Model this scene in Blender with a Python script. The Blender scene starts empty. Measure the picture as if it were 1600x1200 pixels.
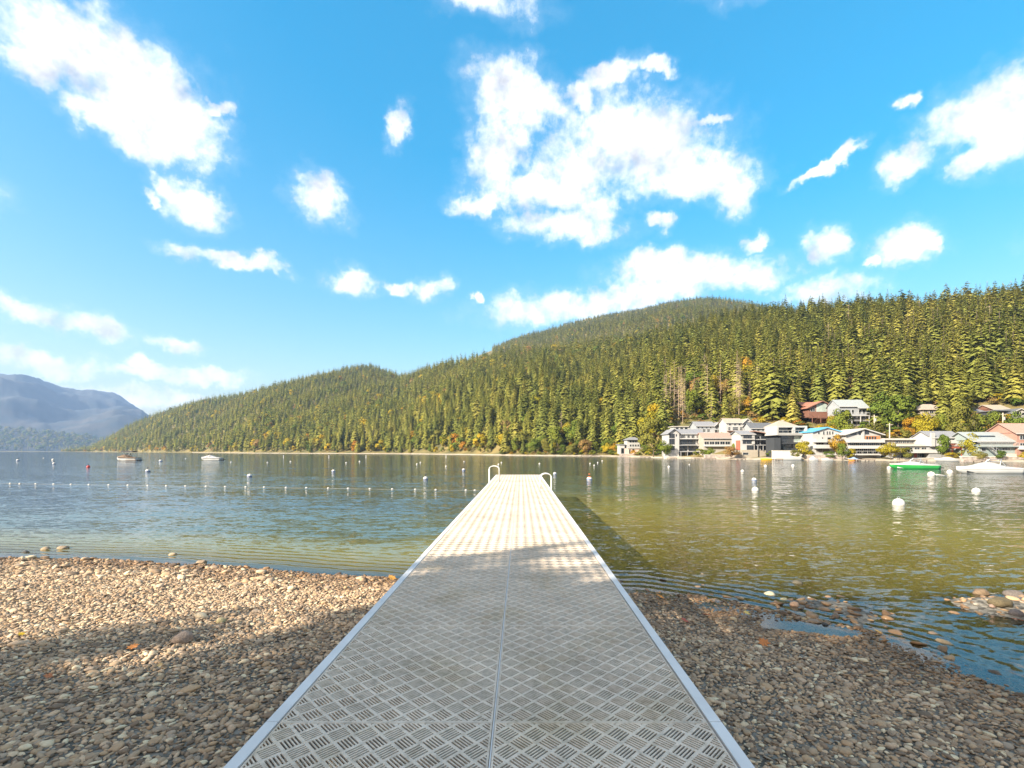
import bpy, bmesh, math, random
import numpy as np
from mathutils import Vector, Matrix, noise

random.seed(7)
rng = np.random.default_rng(7)
scene = bpy.context.scene
COL = scene.collection

# ------------------------------------------------------------------ camera, sky, sun, exposure
FPX, VX, VY, CAMZ = 755.0, 814.0, 705.0, 2.7          # focal length and horizon measured on the 1600x1200 photograph
cam_d = bpy.data.cameras.new('camera')
cam_d.sensor_width = 36.0
cam_d.lens = FPX / 1600 * 36
cam_d.shift_x = -(VX - 800) / 1600
cam_d.shift_y = (VY - 600) / 1600
cam_d.clip_start = 0.05
cam_d.clip_end = 20000
cam = bpy.data.objects.new('camera', cam_d)
cam.location = (0, 0, CAMZ)
cam.rotation_euler = (math.radians(90), 0, 0)
COL.objects.link(cam)
scene.camera = cam

SUN_EL, SUN_AZ = math.radians(27), math.radians(234)   # azimuth clockwise from +Y: behind the camera, to the left
sun_dir = Vector((math.sin(SUN_AZ) * math.cos(SUN_EL), math.cos(SUN_AZ) * math.cos(SUN_EL), math.sin(SUN_EL)))
sun_d = bpy.data.lights.new('sun', 'SUN')
sun_d.energy = 5.0
sun_d.angle = math.radians(0.53)
sun_d.color = (1.0, 0.90, 0.74)
sun = bpy.data.objects.new('sun', sun_d)
sun.rotation_euler = (-sun_dir).to_track_quat('-Z', 'Y').to_euler()
sun.location = (-40, -30, 40)
COL.objects.link(sun)

scene.view_settings.view_transform = 'Standard'
scene.view_settings.look = 'None'
scene.view_settings.gamma = 1
scene.view_settings.use_curve_mapping = False
scene.view_settings.exposure = 1.72
scene.cycles.use_denoising = True
scene.cycles.max_bounces = 8
scene.cycles.transparent_max_bounces = 10
scene.cycles.volume_bounces = 0
scene.cycles.caustics_reflective = False
scene.cycles.caustics_refractive = False
scene.cycles.sample_clamp_indirect = 4

SKY_STRENGTH = 0.108
# clouds as (x, y, half width, half height, tilt) in photograph units, turned into sky directions below
CLOUDS = [
 (150, 80, 155, 52, 0), (225, 145, 115, 62, 20), (262, 212, 62, 44, 10), (60, 85, 62, 38, 20), (335, 165, 26, 11, -10), (180, 200, 60, 30, 25),
 (298, 308, 54, 28, 22), (258, 285, 26, 16, 20), (236, 303, 16, 10, 0), (507, 312, 38, 36, 30), (625, 192, 15, 32, 25), (360, 408, 78, 11, 4), (410, 412, 28, 11, 0),
 (550, 440, 34, 17, 0), (672, 446, 29, 16, -15), (620, 448, 16, 9, 0), (742, 462, 8, 7, 0),
 (802, 150, 64, 50, 10), (778, 235, 46, 58, 0), (752, 314, 46, 16, -10), (985, 228, 112, 70, 5), (1085, 272, 84, 34, 12), (1148, 302, 32, 26, 30), (915, 262, 70, 60, 0),
 (935, 128, 52, 22, -10), (905, 155, 18, 28, 0), (1020, 110, 30, 11, 5), (1105, 190, 32, 9, 5), (850, 300, 90, 28, 0), (890, 356, 82, 21, 4), (935, 330, 34, 26, 0),
 (1085, 424, 118, 27, 6), (1020, 404, 50, 17, 0), (1165, 440, 46, 18, 0), (925, 472, 150, 25, -4), (825, 484, 56, 20, 0), (1000, 462, 84, 20, -3), (1300, 452, 66, 24, 0),
 (1295, 382, 33, 24, 0), (1415, 376, 46, 24, 5), (1455, 380, 18, 8, -10), (1180, 374, 20, 13, -10), (1366, 403, 13, 8, 0), (1028, 346, 17, 12, 10),
 (1545, 165, 92, 52, -8), (1600, 185, 90, 66, 0), (1525, 252, 38, 24, 0), (1560, 235, 60, 30, 0), (1418, 246, 38, 28, -15), (1300, 252, 46, 8, -20), (1415, 158, 14, 9, 0),
 (50, 488, 72, 17, 5), (150, 510, 56, 18, 12), (60, 566, 72, 16, 4), (275, 537, 36, 11, 8), (210, 562, 22, 11, 0), (230, 582, 84, 12, 4), (330, 588, 62, 11, 0), (200, 618, 130, 16, 0),
 (1760, 330, 120, 40, 0), (-180, 260, 150, 60, 10), (1850, 120, 150, 60, 0), (-250, 520, 150, 26, 0), (700, -60, 120, 50, 10), (1250, -90, 150, 50, 0), (1900, 460, 130, 26, 0),
]

def build_world():
    w = bpy.data.worlds.new('World')
    scene.world = w
    w.use_nodes = True
    nt = w.node_tree
    nt.nodes.clear()
    N, L = nt.nodes.new, nt.links.new
    out = N('ShaderNodeOutputWorld')
    bg = N('ShaderNodeBackground')
    bg.inputs['Strength'].default_value = SKY_STRENGTH
    L(bg.outputs[0], out.inputs['Surface'])
    sky = N('ShaderNodeTexSky')
    sky.sky_type = 'NISHITA'
    sky.sun_disc = False
    sky.sun_elevation = SUN_EL
    sky.sun_rotation = SUN_AZ
    sky.air_density = 1.2
    sky.dust_density = 2.8
    sky.altitude = 0
    sky.ozone_density = 1.3
    hsv = N('ShaderNodeHueSaturation')
    hsv.inputs['Hue'].default_value = 0.487
    hsv.inputs['Saturation'].default_value = 2.4
    hsv.inputs['Value'].default_value = 1.32
    gam = N('ShaderNodeGamma'); gam.inputs['Gamma'].default_value = 0.62
    L(sky.outputs[0], gam.inputs['Color']); L(gam.outputs[0], hsv.inputs['Color'])
    tc = N('ShaderNodeTexCoord')
    sep = N('ShaderNodeSeparateXYZ')
    L(tc.outputs['Generated'], sep.inputs[0])

    def m(op, a, b=None, clamp=False):
        n = N('ShaderNodeMath'); n.operation = op; n.use_clamp = clamp
        for i, v in enumerate((a, b)):
            if v is None: continue
            if isinstance(v, (int, float)): n.inputs[i].default_value = v
            else: L(v, n.inputs[i])
        return n.outputs[0]
    az = m('ARCTAN2', sep.outputs[0], sep.outputs[1])
    el = m('ARCSINE', sep.outputs[2])
    comb = N('ShaderNodeCombineXYZ')
    L(az, comb.inputs[0]); L(el, comb.inputs[1])

    def fbm(scale, detail, rough, off=(0, 0, 0)):
        mp = N('ShaderNodeMapping'); mp.inputs['Location'].default_value = off
        L(tc.outputs['Generated'], mp.inputs[0])
        n = N('ShaderNodeTexNoise'); n.noise_dimensions = '3D'
        n.inputs['Scale'].default_value = scale; n.inputs['Detail'].default_value = detail; n.inputs['Roughness'].default_value = rough
        L(mp.outputs[0], n.inputs['Vector'])
        return n
    # warp the direction a little so that no outline stays an ellipse
    wn = fbm(9, 5, 0.6, (3.1, 1.7, 0.4))
    sub = N('ShaderNodeVectorMath'); sub.operation = 'SUBTRACT'; sub.inputs[1].default_value = (0.5, 0.5, 0.5)
    L(wn.outputs['Color'], sub.inputs[0])
    sc = N('ShaderNodeVectorMath'); sc.operation = 'MULTIPLY'; sc.inputs[1].default_value = (0.085, 0.06, 0)
    L(sub.outputs[0], sc.inputs[0])
    wn2 = fbm(34, 4, 0.6, (7.1, 2.7, 3.4))
    sub2 = N('ShaderNodeVectorMath'); sub2.operation = 'SUBTRACT'; sub2.inputs[1].default_value = (0.5, 0.5, 0.5)
    L(wn2.outputs['Color'], sub2.inputs[0])
    sc2 = N('ShaderNodeVectorMath'); sc2.operation = 'MULTIPLY'; sc2.inputs[1].default_value = (0.05, 0.035, 0)
    L(sub2.outputs[0], sc2.inputs[0])
    add0 = N('ShaderNodeVectorMath'); add0.operation = 'ADD'
    L(sc.outputs[0], add0.inputs[0]); L(sc2.outputs[0], add0.inputs[1])
    add = N('ShaderNodeVectorMath'); add.operation = 'ADD'
    L(comb.outputs[0], add.inputs[0]); L(add0.outputs[0], add.inputs[1])
    acc = None
    for (cx, cy, rx, ry, rot) in CLOUDS:
        u = (cx - VX) / FPX; a = math.atan(u); v = (VY - cy) / FPX; e = math.atan(v * math.cos(a))
        mp = N('ShaderNodeMapping'); mp.vector_type = 'TEXTURE'
        mp.inputs['Location'].default_value = (a, e, 0)
        mp.inputs['Rotation'].default_value = (0, 0, -math.radians(rot))
        mp.inputs['Scale'].default_value = (rx / FPX * math.cos(a) ** 2 * 1.30, ry / FPX * math.cos(a) * math.cos(e) ** 2 * 1.30, 1)
        L(add.outputs[0], mp.inputs[0])
        d = N('ShaderNodeVectorMath'); d.operation = 'DOT_PRODUCT'
        L(mp.outputs[0], d.inputs[0]); L(mp.outputs[0], d.inputs[1])
        acc = d.outputs['Value'] if acc is None else m('SMOOTH_MIN', acc, d.outputs['Value'])
        if acc.node.type == 'MATH' and acc.node.operation == 'SMOOTH_MIN': acc.node.inputs[2].default_value = 0.25
    inside = m('SUBTRACT', 1.0, acc)
    inside = m('MAXIMUM', inside, -1.2)
    # unseen cumulus round the rest of the sky, cover thickened for neutral fill light
    gen = fbm(3.2, 3, 0.5, (8.2, 3.3, 5.5))
    g = m('MULTIPLY', m('SUBTRACT', gen.outputs['Fac'], 0.465), 9.0)
    behind = m('MULTIPLY', m('MAXIMUM', m('SUBTRACT', m('ABSOLUTE', az), 1.0), m('SUBTRACT', el, 0.78)), 5.0, True)
    g = m('ADD', m('MULTIPLY', g, behind), m('MULTIPLY', m('SUBTRACT', 1.0, behind), -1.2))
    inside = m('MAXIMUM', inside, g)
    f1 = fbm(16, 9, 0.62)
    f2 = fbm(48, 6, 0.6, (1, 5, 2))
    det = m('ADD', m('MULTIPLY', m('SUBTRACT', f1.outputs['Fac'], 0.5), 2.1), m('MULTIPLY', m('SUBTRACT', f2.outputs['Fac'], 0.5), 1.25))
    dens = m('ADD', inside, det)
    mr = N('ShaderNodeMapRange'); mr.interpolation_type = 'SMOOTHSTEP'
    mr.inputs['From Min'].default_value = -0.2; mr.inputs['From Max'].default_value = 1.15
    L(dens, mr.inputs['Value'])
    # soft veil of thin cloud around the edges
    mr2 = N('ShaderNodeMapRange'); mr2.interpolation_type = 'SMOOTHSTEP'
    mr2.inputs['From Min'].default_value = -0.9; mr2.inputs['From Max'].default_value = 0.9
    mr2.inputs['To Max'].default_value = 0.16
    L(dens, mr2.inputs['Value'])
    alpha = m('MAXIMUM', mr.outputs[0], mr2.outputs[0])
    # clouds: relief lit from the sun's side, slightly violet-grey on the far sides and where thick
    f3 = fbm(13, 7, 0.55)
    f4 = fbm(13, 7, 0.55, (-0.016, -0.010, 0.026))
    rel = m('MULTIPLY', m('SUBTRACT', f3.outputs['Fac'], f4.outputs['Fac']), 2.3)
    thick = m('MULTIPLY', m('SUBTRACT', dens, 0.9), -0.10)
    lit = m('ADD', m('ADD', rel, 0.78), thick, True)
    ramp = N('ShaderNodeValToRGB')
    ramp.color_ramp.elements[0].position = 0.15; ramp.color_ramp.elements[0].color = (0.40, 0.42, 0.48, 1)
    ramp.color_ramp.elements[1].position = 0.85; ramp.color_ramp.elements[1].color = (1, 0.985, 0.965, 1)
    L(lit, ramp.inputs[0])
    cl = N('ShaderNodeVectorMath'); cl.operation = 'SCALE'
    L(ramp.outputs[0], cl.inputs[0]); cl.inputs['Scale'].default_value = CLOUD_LUM / SKY_STRENGTH
    mix = N('ShaderNodeMix'); mix.data_type = 'RGBA'
    L(alpha, mix.inputs[0]); L(hsv.outputs[0], mix.inputs[6]); L(cl.outputs[0], mix.inputs[7])
    L(mix.outputs[2], bg.inputs['Color'])
    w.cycles.sampling_method = 'MANUAL'
    w.cycles.sample_map_resolution = 1024
CLOUD_LUM = 0.46
build_world()

# ------------------------------------------------------------------ helpers
def PX(px, Y): return (px - VX) * Y / FPX
def PZ(py, Y): return CAMZ + (VY - py) * Y / FPX

MATS = {}
def mat(name, col, rough=0.7, var=0.12, scale=3.0, metal=0.0, bump=0.0, col2=None, spec=0.4, coat=0.0):
    """Principled material with fine noise in colour (and relief)."""
    if name in MATS: return MATS[name]
    mt = bpy.data.materials.new(name); mt.use_nodes = True
    nt = mt.node_tree; b = nt.nodes['Principled BSDF']
    b.inputs['Roughness'].default_value = rough
    b.inputs['Metallic'].default_value = metal
    b.inputs['Specular IOR Level'].default_value = spec
    b.inputs['Coat Weight'].default_value = coat
    tc = nt.nodes.new('ShaderNodeTexCoord')
    n = nt.nodes.new('ShaderNodeTexNoise'); n.inputs['Scale'].default_value = scale; n.inputs['Detail'].default_value = 4
    nt.links.new(tc.outputs['Object'], n.inputs['Vector'])
    r = nt.nodes.new('ShaderNodeValToRGB')
    c2 = col2 or tuple(min(1, c * (1 + var)) for c in col)
    c1 = col if col2 else tuple(c * (1 - var) for c in col)
    r.color_ramp.elements[0].position = 0.35; r.color_ramp.elements[0].color = (*c1, 1)
    r.color_ramp.elements[1].position = 0.65; r.color_ramp.elements[1].color = (*c2, 1)
    nt.links.new(n.outputs['Fac'], r.inputs[0]); nt.links.new(r.outputs[0], b.inputs['Base Color'])
    if bump:
        bp = nt.nodes.new('ShaderNodeBump'); bp.inputs['Strength'].default_value = bump; bp.inputs['Distance'].default_value = 0.02
        nt.links.new(n.outputs['Fac'], bp.inputs['Height']); nt.links.new(bp.outputs[0], b.inputs['Normal'])
    MATS[name] = mt
    return mt

def foliage(name, cols, trans=0.3, stand=0.012):
    """Leaf material: colour differs from tree to tree and from stand to stand."""
    if name in MATS: return MATS[name]
    mt = bpy.data.materials.new(name); mt.use_nodes = True
    nt = mt.node_tree; nt.nodes.clear()
    N, L = nt.nodes.new, nt.links.new
    out = N('ShaderNodeOutputMaterial')
    oi = N('ShaderNodeObjectInfo')
    geo = N('ShaderNodeNewGeometry')
    n = N('ShaderNodeTexNoise'); n.inputs['Scale'].default_value = stand; n.inputs['Detail'].default_value = 3
    L(geo.outputs['Position'], n.inputs['Vector'])
    n2 = N('ShaderNodeTexNoise'); n2.inputs['Scale'].default_value = 0.9; n2.inputs['Detail'].default_value = 2
    L(geo.outputs['Position'], n2.inputs['Vector'])
    a = N('ShaderNodeMath'); a.operation = 'MULTIPLY_ADD'; a.inputs[1].default_value = 0.55; L(oi.outputs['Random'], a.inputs[0])
    s = N('ShaderNodeMath'); s.operation = 'MULTIPLY_ADD'; s.inputs[1].default_value = 0.7; s.inputs[2].default_value = -0.12; L(n.outputs['Fac'], s.inputs[0])
    L(s.outputs[0], a.inputs[2])
    a2 = N('ShaderNodeMath'); a2.operation = 'MULTIPLY_ADD'; a2.inputs[1].default_value = 0.35; L(n2.outputs['Fac'], a2.inputs[0])
    b = N('ShaderNodeMath'); b.operation = 'SUBTRACT'; b.inputs[1].default_value = 0.17; L(a.outputs[0], b.inputs[0]); L(b.outputs[0], a2.inputs[2])
    r = N('ShaderNodeValToRGB')
    r.color_ramp.elements[0].color = (*cols[0], 1); r.color_ramp.elements[0].position = 0.1
    r.color_ramp.elements[1].color = (*cols[-1], 1); r.color_ramp.elements[1].position = 0.9
    for i, c in enumerate(cols[1:-1]):
        e = r.color_ramp.elements.new(0.1 + 0.8 * (i + 1) / (len(cols) - 1)); e.color = (*c, 1)
    L(a2.outputs[0], r.inputs[0])
    d = N('ShaderNodeBsdfDiffuse'); t = N('ShaderNodeBsdfTranslucent'); mx = N('ShaderNodeMixShader')
    mx.inputs[0].default_value = trans
    L(r.outputs[0], d.inputs[0]); L(r.outputs[0], t.inputs[0])
    L(d.outputs[0], mx.inputs[1]); L(t.outputs[0], mx.inputs[2]); L(mx.outputs[0], out.inputs['Surface'])
    MATS[name] = mt
    return mt

class MB:
    """Collects faces for ONE mesh object."""
    def __init__(self): self.v, self.f = [], []
    def add(self, vs, fs):
        o = len(self.v); self.v += [tuple(p) for p in vs]; self.f += [tuple(i + o for i in q) for q in fs]; return self
    def box(self, x0, x1, y0, y1, z0, z1):
        return self.add([(x0,y0,z0),(x1,y0,z0),(x1,y1,z0),(x0,y1,z0),(x0,y0,z1),(x1,y0,z1),(x1,y1,z1),(x0,y1,z1)],
                        [(0,3,2,1),(4,5,6,7),(0,1,5,4),(1,2,6,5),(2,3,7,6),(3,0,4,7)])
    def prism(self, poly, y0, y1):
        """polygon of (x, z), counter-clockwise seen from -y, pushed from y0 to y1"""
        n = len(poly)
        vs = [(x, y0, z) for x, z in poly] + [(x, y1, z) for x, z in poly]
        fs = [tuple(range(n)), tuple(range(2*n-1, n-1, -1))] + [(i, i+n, (i+1) % n + n, (i+1) % n) for i in range(n)]
        return self.add(vs, fs)
    def prismx(self, poly, x0, x1):
        """polygon of (y, z) pushed along x"""
        n = len(poly)
        vs = [(x0, y, z) for y, z in poly] + [(x1, y, z) for y, z in poly]
        fs = [tuple(range(n-1, -1, -1)), tuple(range(n, 2*n))] + [((i+1) % n, (i+1) % n + n, i+n, i) for i in range(n)]
        return self.add(vs, fs)
    def slab(self, a, b, c, d, t):
        """four corners of a sheet, thickened downwards"""
        q = [Vector(p) for p in (a, b, c, d)]
        return self.add(q + [p - Vector((0, 0, t)) for p in q], [(0,1,2,3),(7,6,5,4),(0,4,5,1),(1,5,6,2),(2,6,7,3),(3,7,4,0)])
    def tube(self, pts, r, seg=6, r1=None):
        pts = [Vector(p) for p in pts]; n = len(pts); base = len(self.v)
        r1 = r if r1 is None else r1
        for i, p in enumerate(pts):
            d = (pts[min(i+1, n-1)] - pts[max(i-1, 0)]).normalized()
            up = Vector((0, 0, 1)) if abs(d.z) < 0.9 else Vector((1, 0, 0))
            s = d.cross(up).normalized(); u = s.cross(d)
            rr = r + (r1 - r) * i / max(1, n - 1)
            for k in range(seg):
                a = 2 * math.pi * k / seg
                self.v.append(tuple(p + (s * math.cos(a) + u * math.sin(a)) * rr))
        for i in range(n - 1):
            for k in range(seg):
                a, b = base + i*seg + k, base + i*seg + (k+1) % seg
                self.f.append((a, b, b + seg, a + seg))
        self.f.append(tuple(base + k for k in range(seg-1, -1, -1)))
        self.f.append(tuple(base + (n-1)*seg + k for k in range(seg)))
        return self
    def lathe(self, prof, seg=14, cx=0, cy=0):
        base = len(self.v)
        for r, z in prof:
            for k in range(seg):
                a = 2 * math.pi * k / seg
                self.v.append((cx + r * math.cos(a), cy + r * math.sin(a), z))
        for i in range(len(prof) - 1):
            for k in range(seg):
                a, b = base + i*seg + k, base + i*seg + (k+1) % seg
                self.f.append((a, b, b + seg, a + seg))
        return self
    def mesh(self, name, material=None, smooth=False):
        me = bpy.data.meshes.new(name)
        me.from_pydata(self.v, [], self.f)
        if material: me.materials.append(material)
        if smooth: me.polygons.foreach_set('use_smooth', [True] * len(me.polygons))
        me.update()
        return me
    def build(self, name, material, parent=None, smooth=False, loc=None):
        return link(name, self.mesh(name, material, smooth), parent, loc)

def link(name, data, parent=None, loc=None):
    o = bpy.data.objects.new(name, data)
    COL.objects.link(o)
    if parent: o.parent = parent
    if loc is not None: o.location = loc
    return o
def tag(o, label=None, cat=None, group=None, kind=None):
    if label: o['label'] = label
    if cat: o['category'] = cat
    if group: o['group'] = group
    if kind: o['kind'] = kind
    return o
def thing(name, label, cat, loc=(0, 0, 0), group=None):
    o = link(name, None, None, loc); o.empty_display_size = 0.3
    return tag(o, label, cat, group)
def npmesh(name, V, F, material=None, smooth=False):
    me = bpy.data.meshes.new(name)
    V = np.asarray(V, np.float32); F = np.asarray(F, np.int32)
    me.vertices.add(len(V)); me.vertices.foreach_set('co', V.ravel())
    k = F.shape[1]
    me.loops.add(F.size); me.loops.foreach_set('vertex_index', F.ravel())
    me.polygons.add(len(F)); me.polygons.foreach_set('loop_start', np.arange(0, F.size, k, dtype=np.int32))
    me.polygons.foreach_set('loop_total', np.full(len(F), k, np.int32))
    if material: me.materials.append(material)
    me.update(calc_edges=True)
    if smooth: me.polygons.foreach_set('use_smooth', np.ones(len(F), bool))
    return me
def gridfaces(nu, nv):
    i, j = np.meshgrid(np.arange(nu - 1), np.arange(nv - 1), indexing='ij')
    a = (i * nv + j).ravel()
    return np.stack([a, a + nv, a + nv + 1, a + 1], 1)
def vnoise(X, Y, s, seed=0.0):
    out = np.empty(X.size, np.float32)
    for i, (x, y) in enumerate(zip(X.ravel(), Y.ravel())):
        out[i] = noise.noise((x * s + seed, y * s - seed, seed * 0.37))
    return out.reshape(X.shape)

_src = {}
def scatter(name, meshes, P, rot, scl, idx, parent=None):
    """ONE object: copies of a few meshes set on points by geometry nodes (only for what nobody could count)."""
    c = bpy.data.collections.new(name + '_sources')
    for k, me in enumerate(meshes):
        o = bpy.data.objects.new('%s_source_%02d' % (name, k), me); c.objects.link(o)
    me = bpy.data.meshes.new(name)
    n = len(P)
    me.vertices.add(n); me.vertices.foreach_set('co', np.asarray(P, np.float32).ravel())
    for an, ty, val, key in (('rot', 'FLOAT_VECTOR', rot, 'vector'), ('scl', 'FLOAT_VECTOR', scl, 'vector'), ('idx', 'INT', idx, 'value')):
        at = me.attributes.new(an, ty, 'POINT')
        at.data.foreach_set(key, np.asarray(val, np.int32 if ty == 'INT' else np.float32).ravel())
    o = link(name, me, parent)
    ng = bpy.data.node_groups.new(name + '_nodes', 'GeometryNodeTree')
    ng.interface.new_socket('Geometry', in_out='INPUT', socket_type='NodeSocketGeometry')
    ng.interface.new_socket('Geometry', in_out='OUTPUT', socket_type='NodeSocketGeometry')
    N, L = ng.nodes.new, ng.links.new
    gi, go = N('NodeGroupInput'), N('NodeGroupOutput')
    m2p = N('GeometryNodeMeshToPoints')
    iop = N('GeometryNodeInstanceOnPoints')
    ci = N('GeometryNodeCollectionInfo'); ci.inputs['Collection'].default_value = c
    ci.inputs['Separate Children'].default_value = True; ci.inputs['Reset Children'].default_value = True
    def attr(an, ty):
        a = N('GeometryNodeInputNamedAttribute'); a.data_type = ty; a.inputs['Name'].default_value = an; return a.outputs['Attribute']
    L(gi.outputs[0], m2p.inputs['Mesh']); L(m2p.outputs[0], iop.inputs['Points'])
    L(ci.outputs[0], iop.inputs['Instance']); iop.inputs['Pick Instance'].default_value = True
    L(attr('idx', 'INT'), iop.inputs['Instance Index'])
    e2r = N('FunctionNodeEulerToRotation'); L(attr('rot', 'FLOAT_VECTOR'), e2r.inputs[0])
    L(e2r.outputs[0], iop.inputs['Rotation']); L(attr('scl', 'FLOAT_VECTOR'), iop.inputs['Scale'])
    L(iop.outputs[0], go.inputs[0])
    md = o.modifiers.new('scatter', 'NODES'); md.node_group = ng
    return o
# ------------------------------------------------------------------ the shore: beach and lake bed
SHORE = np.array([(-6000, 60), (-400, 22), (-60, 16.5), (-30, 14.6), (-18, 13.0), (-13.3, 12.3), (-9.5, 11.9), (-6, 11.1), (-2.9, 10.25), (0, 9.7), (2.2, 9.2), (3.4, 8.4),
                  (4.5, 7.3), (5.1, 6.7), (5.35, 5.9), (5.45, 5.2), (5.9, 4.2), (7.5, 2.8), (11, 0.5), (30, -7), (200, -60), (6000, -900)], float)
BUMPS = [  # x, y, radius x, radius y, height: islet of stones, shelf, pool behind it
    (8.3, 8.3, 1.1, 0.75, 0.21), (9.6, 8.6, 1.3, 0.8, 0.25), (8.9, 7.5, 0.9, 0.5, 0.12), (5.3, 8.6, 0.85, 0.42, 0.10), (5.6, 7.9, 0.35, 0.3, 0.09), (4.05, 7.42, 0.42, 0.22, -0.075), (4.55, 7.25, 0.3, 0.16, -0.05), (6.4, 8.9, 0.8, 0.25, 0.05)]
def shore_s(X, Y):
    """distance to the waterline, positive on land"""
    shp = X.shape; x = X.ravel(); y = Y.ravel()
    best = np.full(x.size, 1e18); sgn = np.ones(x.size)
    for (ax, ay), (bx, by) in zip(SHORE[:-1], SHORE[1:]):
        dx, dy = bx - ax, by - ay
        t = np.clip(((x - ax) * dx + (y - ay) * dy) / (dx * dx + dy * dy), 0, 1)
        d2 = (x - ax - t * dx) ** 2 + (y - ay - t * dy) ** 2
        cr = dx * (y - ay) - dy * (x - ax)
        u = d2 < best - 1e-9
        best = np.where(u, d2, best); sgn = np.where(u, np.where(cr < 0, 1.0, -1.0), sgn)
    return (np.sqrt(best) * sgn).reshape(shp)
def ground_z(X, Y, s=None):
    if s is None: s = shore_s(X, Y)
    land = np.where(s < 9, 0.062 * s, 0.558 + 0.03 * (s - 9)); land = np.minimum(land, 2.5)
    d = -s
    steep = 1 + 9.0 * np.clip((0.5 - X) / 4.5, 0, 1)          # the bed falls away faster left of the dock
    bed = np.where(d < 8, -0.05 * d, -0.4 - 0.11 * (d - 8)) * steep; bed = np.maximum(bed, -9.0)
    z = np.where(s > 0, land, bed)
    for bx, by, rx, ry, h in BUMPS:
        z = z + h * np.exp(-((X - bx) / rx) ** 2 - ((Y - by) / ry) ** 2)
    z = z + 0.018 * np.sin(X * 2.1 + 1.3 * np.sin(Y * 1.7)) * np.sin(Y * 2.6 + X * 0.8) + 0.012 * np.sin(X * 5.3 + Y * 1.1) * np.sin(Y * 4.7 - X)
    return z
def axis(lo, hi, fine_lo, fine_hi, step):
    a = list(np.arange(fine_lo, fine_hi + 1e-6, step)); s = step; x = fine_hi
    while x < hi: s *= 1.35; x += s; a.append(min(x, hi))
    s = step; x = fine_lo; pre = []
    while x > lo: s *= 1.35; x -= s; pre.append(max(x, lo))
    return np.array(sorted(set(pre)) + a)

def ground_material():
    mt = bpy.data.materials.new('gravel_bed'); mt.use_nodes = True
    nt = mt.node_tree; b = nt.nodes['Principled BSDF']; N, L = nt.nodes.new, nt.links.new
    b.inputs['Roughness'].default_value = 0.9; b.inputs['Specular IOR Level'].default_value = 0.15
    geo = N('ShaderNodeNewGeometry')
    vo = N('ShaderNodeTexVoronoi'); vo.inputs['Scale'].default_value = 16; L(geo.outputs['Position'], vo.inputs['Vector'])
    r = N('ShaderNodeValToRGB'); r.color_ramp.elements[0].color = (0.07, 0.062, 0.05, 1); r.color_ramp.elements[1].color = (0.24, 0.215, 0.175, 1)
    sp = N('ShaderNodeSeparateColor'); L(vo.outputs['Color'], sp.inputs[0]); L(sp.outputs[0], r.inputs[0])
    # algae-covered, golden-brown stones below the waterline
    sx = N('ShaderNodeSeparateXYZ'); L(geo.outputs['Position'], sx.inputs[0])
    mr = N('ShaderNodeMapRange'); mr.inputs['From Min'].default_value = -0.05; mr.inputs['From Max'].default_value = -0.30; L(sx.outputs[2], mr.inputs['Value'])
    no = N('ShaderNodeTexNoise'); no.inputs['Scale'].default_value = 1.3; no.inputs['Detail'].default_value = 6; L(geo.outputs['Position'], no.inputs['Vector'])
    r2 = N('ShaderNodeValToRGB'); r2.color_ramp.elements[0].position = 0.35; r2.color_ramp.elements[0].color = (0.24, 0.19, 0.035, 1)
    r2.color_ramp.elements[1].position = 0.65; r2.color_ramp.elements[1].color = (0.55, 0.40, 0.10, 1); L(no.outputs['Fac'], r2.inputs[0])
    mx = N('ShaderNodeMix'); mx.data_type = 'RGBA'; L(mr.outputs[0], mx.inputs[0]); L(r.outputs[0], mx.inputs[6]); L(r2.outputs[0], mx.inputs[7])
    dp = N('ShaderNodeMapRange'); dp.inputs['From Min'].default_value = -0.9; dp.inputs['From Max'].default_value = -2.2; L(sx.outputs[2], dp.inputs['Value'])
    my = N('ShaderNodeMix'); my.data_type = 'RGBA'; L(dp.outputs[0], my.inputs[0]); L(mx.outputs[2], my.inputs[6]); my.inputs[7].default_value = (0.10, 0.12, 0.09, 1)
    L(my.outputs[2], b.inputs['Base Color'])
    bp = N('ShaderNodeBump'); bp.inputs['Strength'].default_value = 0.8; bp.inputs['Distance'].default_value = 0.02; bp.invert = True
    L(vo.outputs['Distance'], bp.inputs['Height']); L(bp.outputs[0], b.inputs['Normal'])
    return mt

xs = axis(-9400, 9000, -15, 14, 0.14); ys = axis(-3000, 6800, -2, 18, 0.14)
GX, GY = np.meshgrid(xs, ys, indexing='ij')
GS = shore_s(GX, GY)
GZ = ground_z(GX, GY, GS)
beach = link('beach', npmesh('beach', np.stack([GX, GY, GZ], -1).reshape(-1, 3), gridfaces(len(xs), len(ys)), ground_material(), True))
tag(beach, kind='structure')

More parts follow.
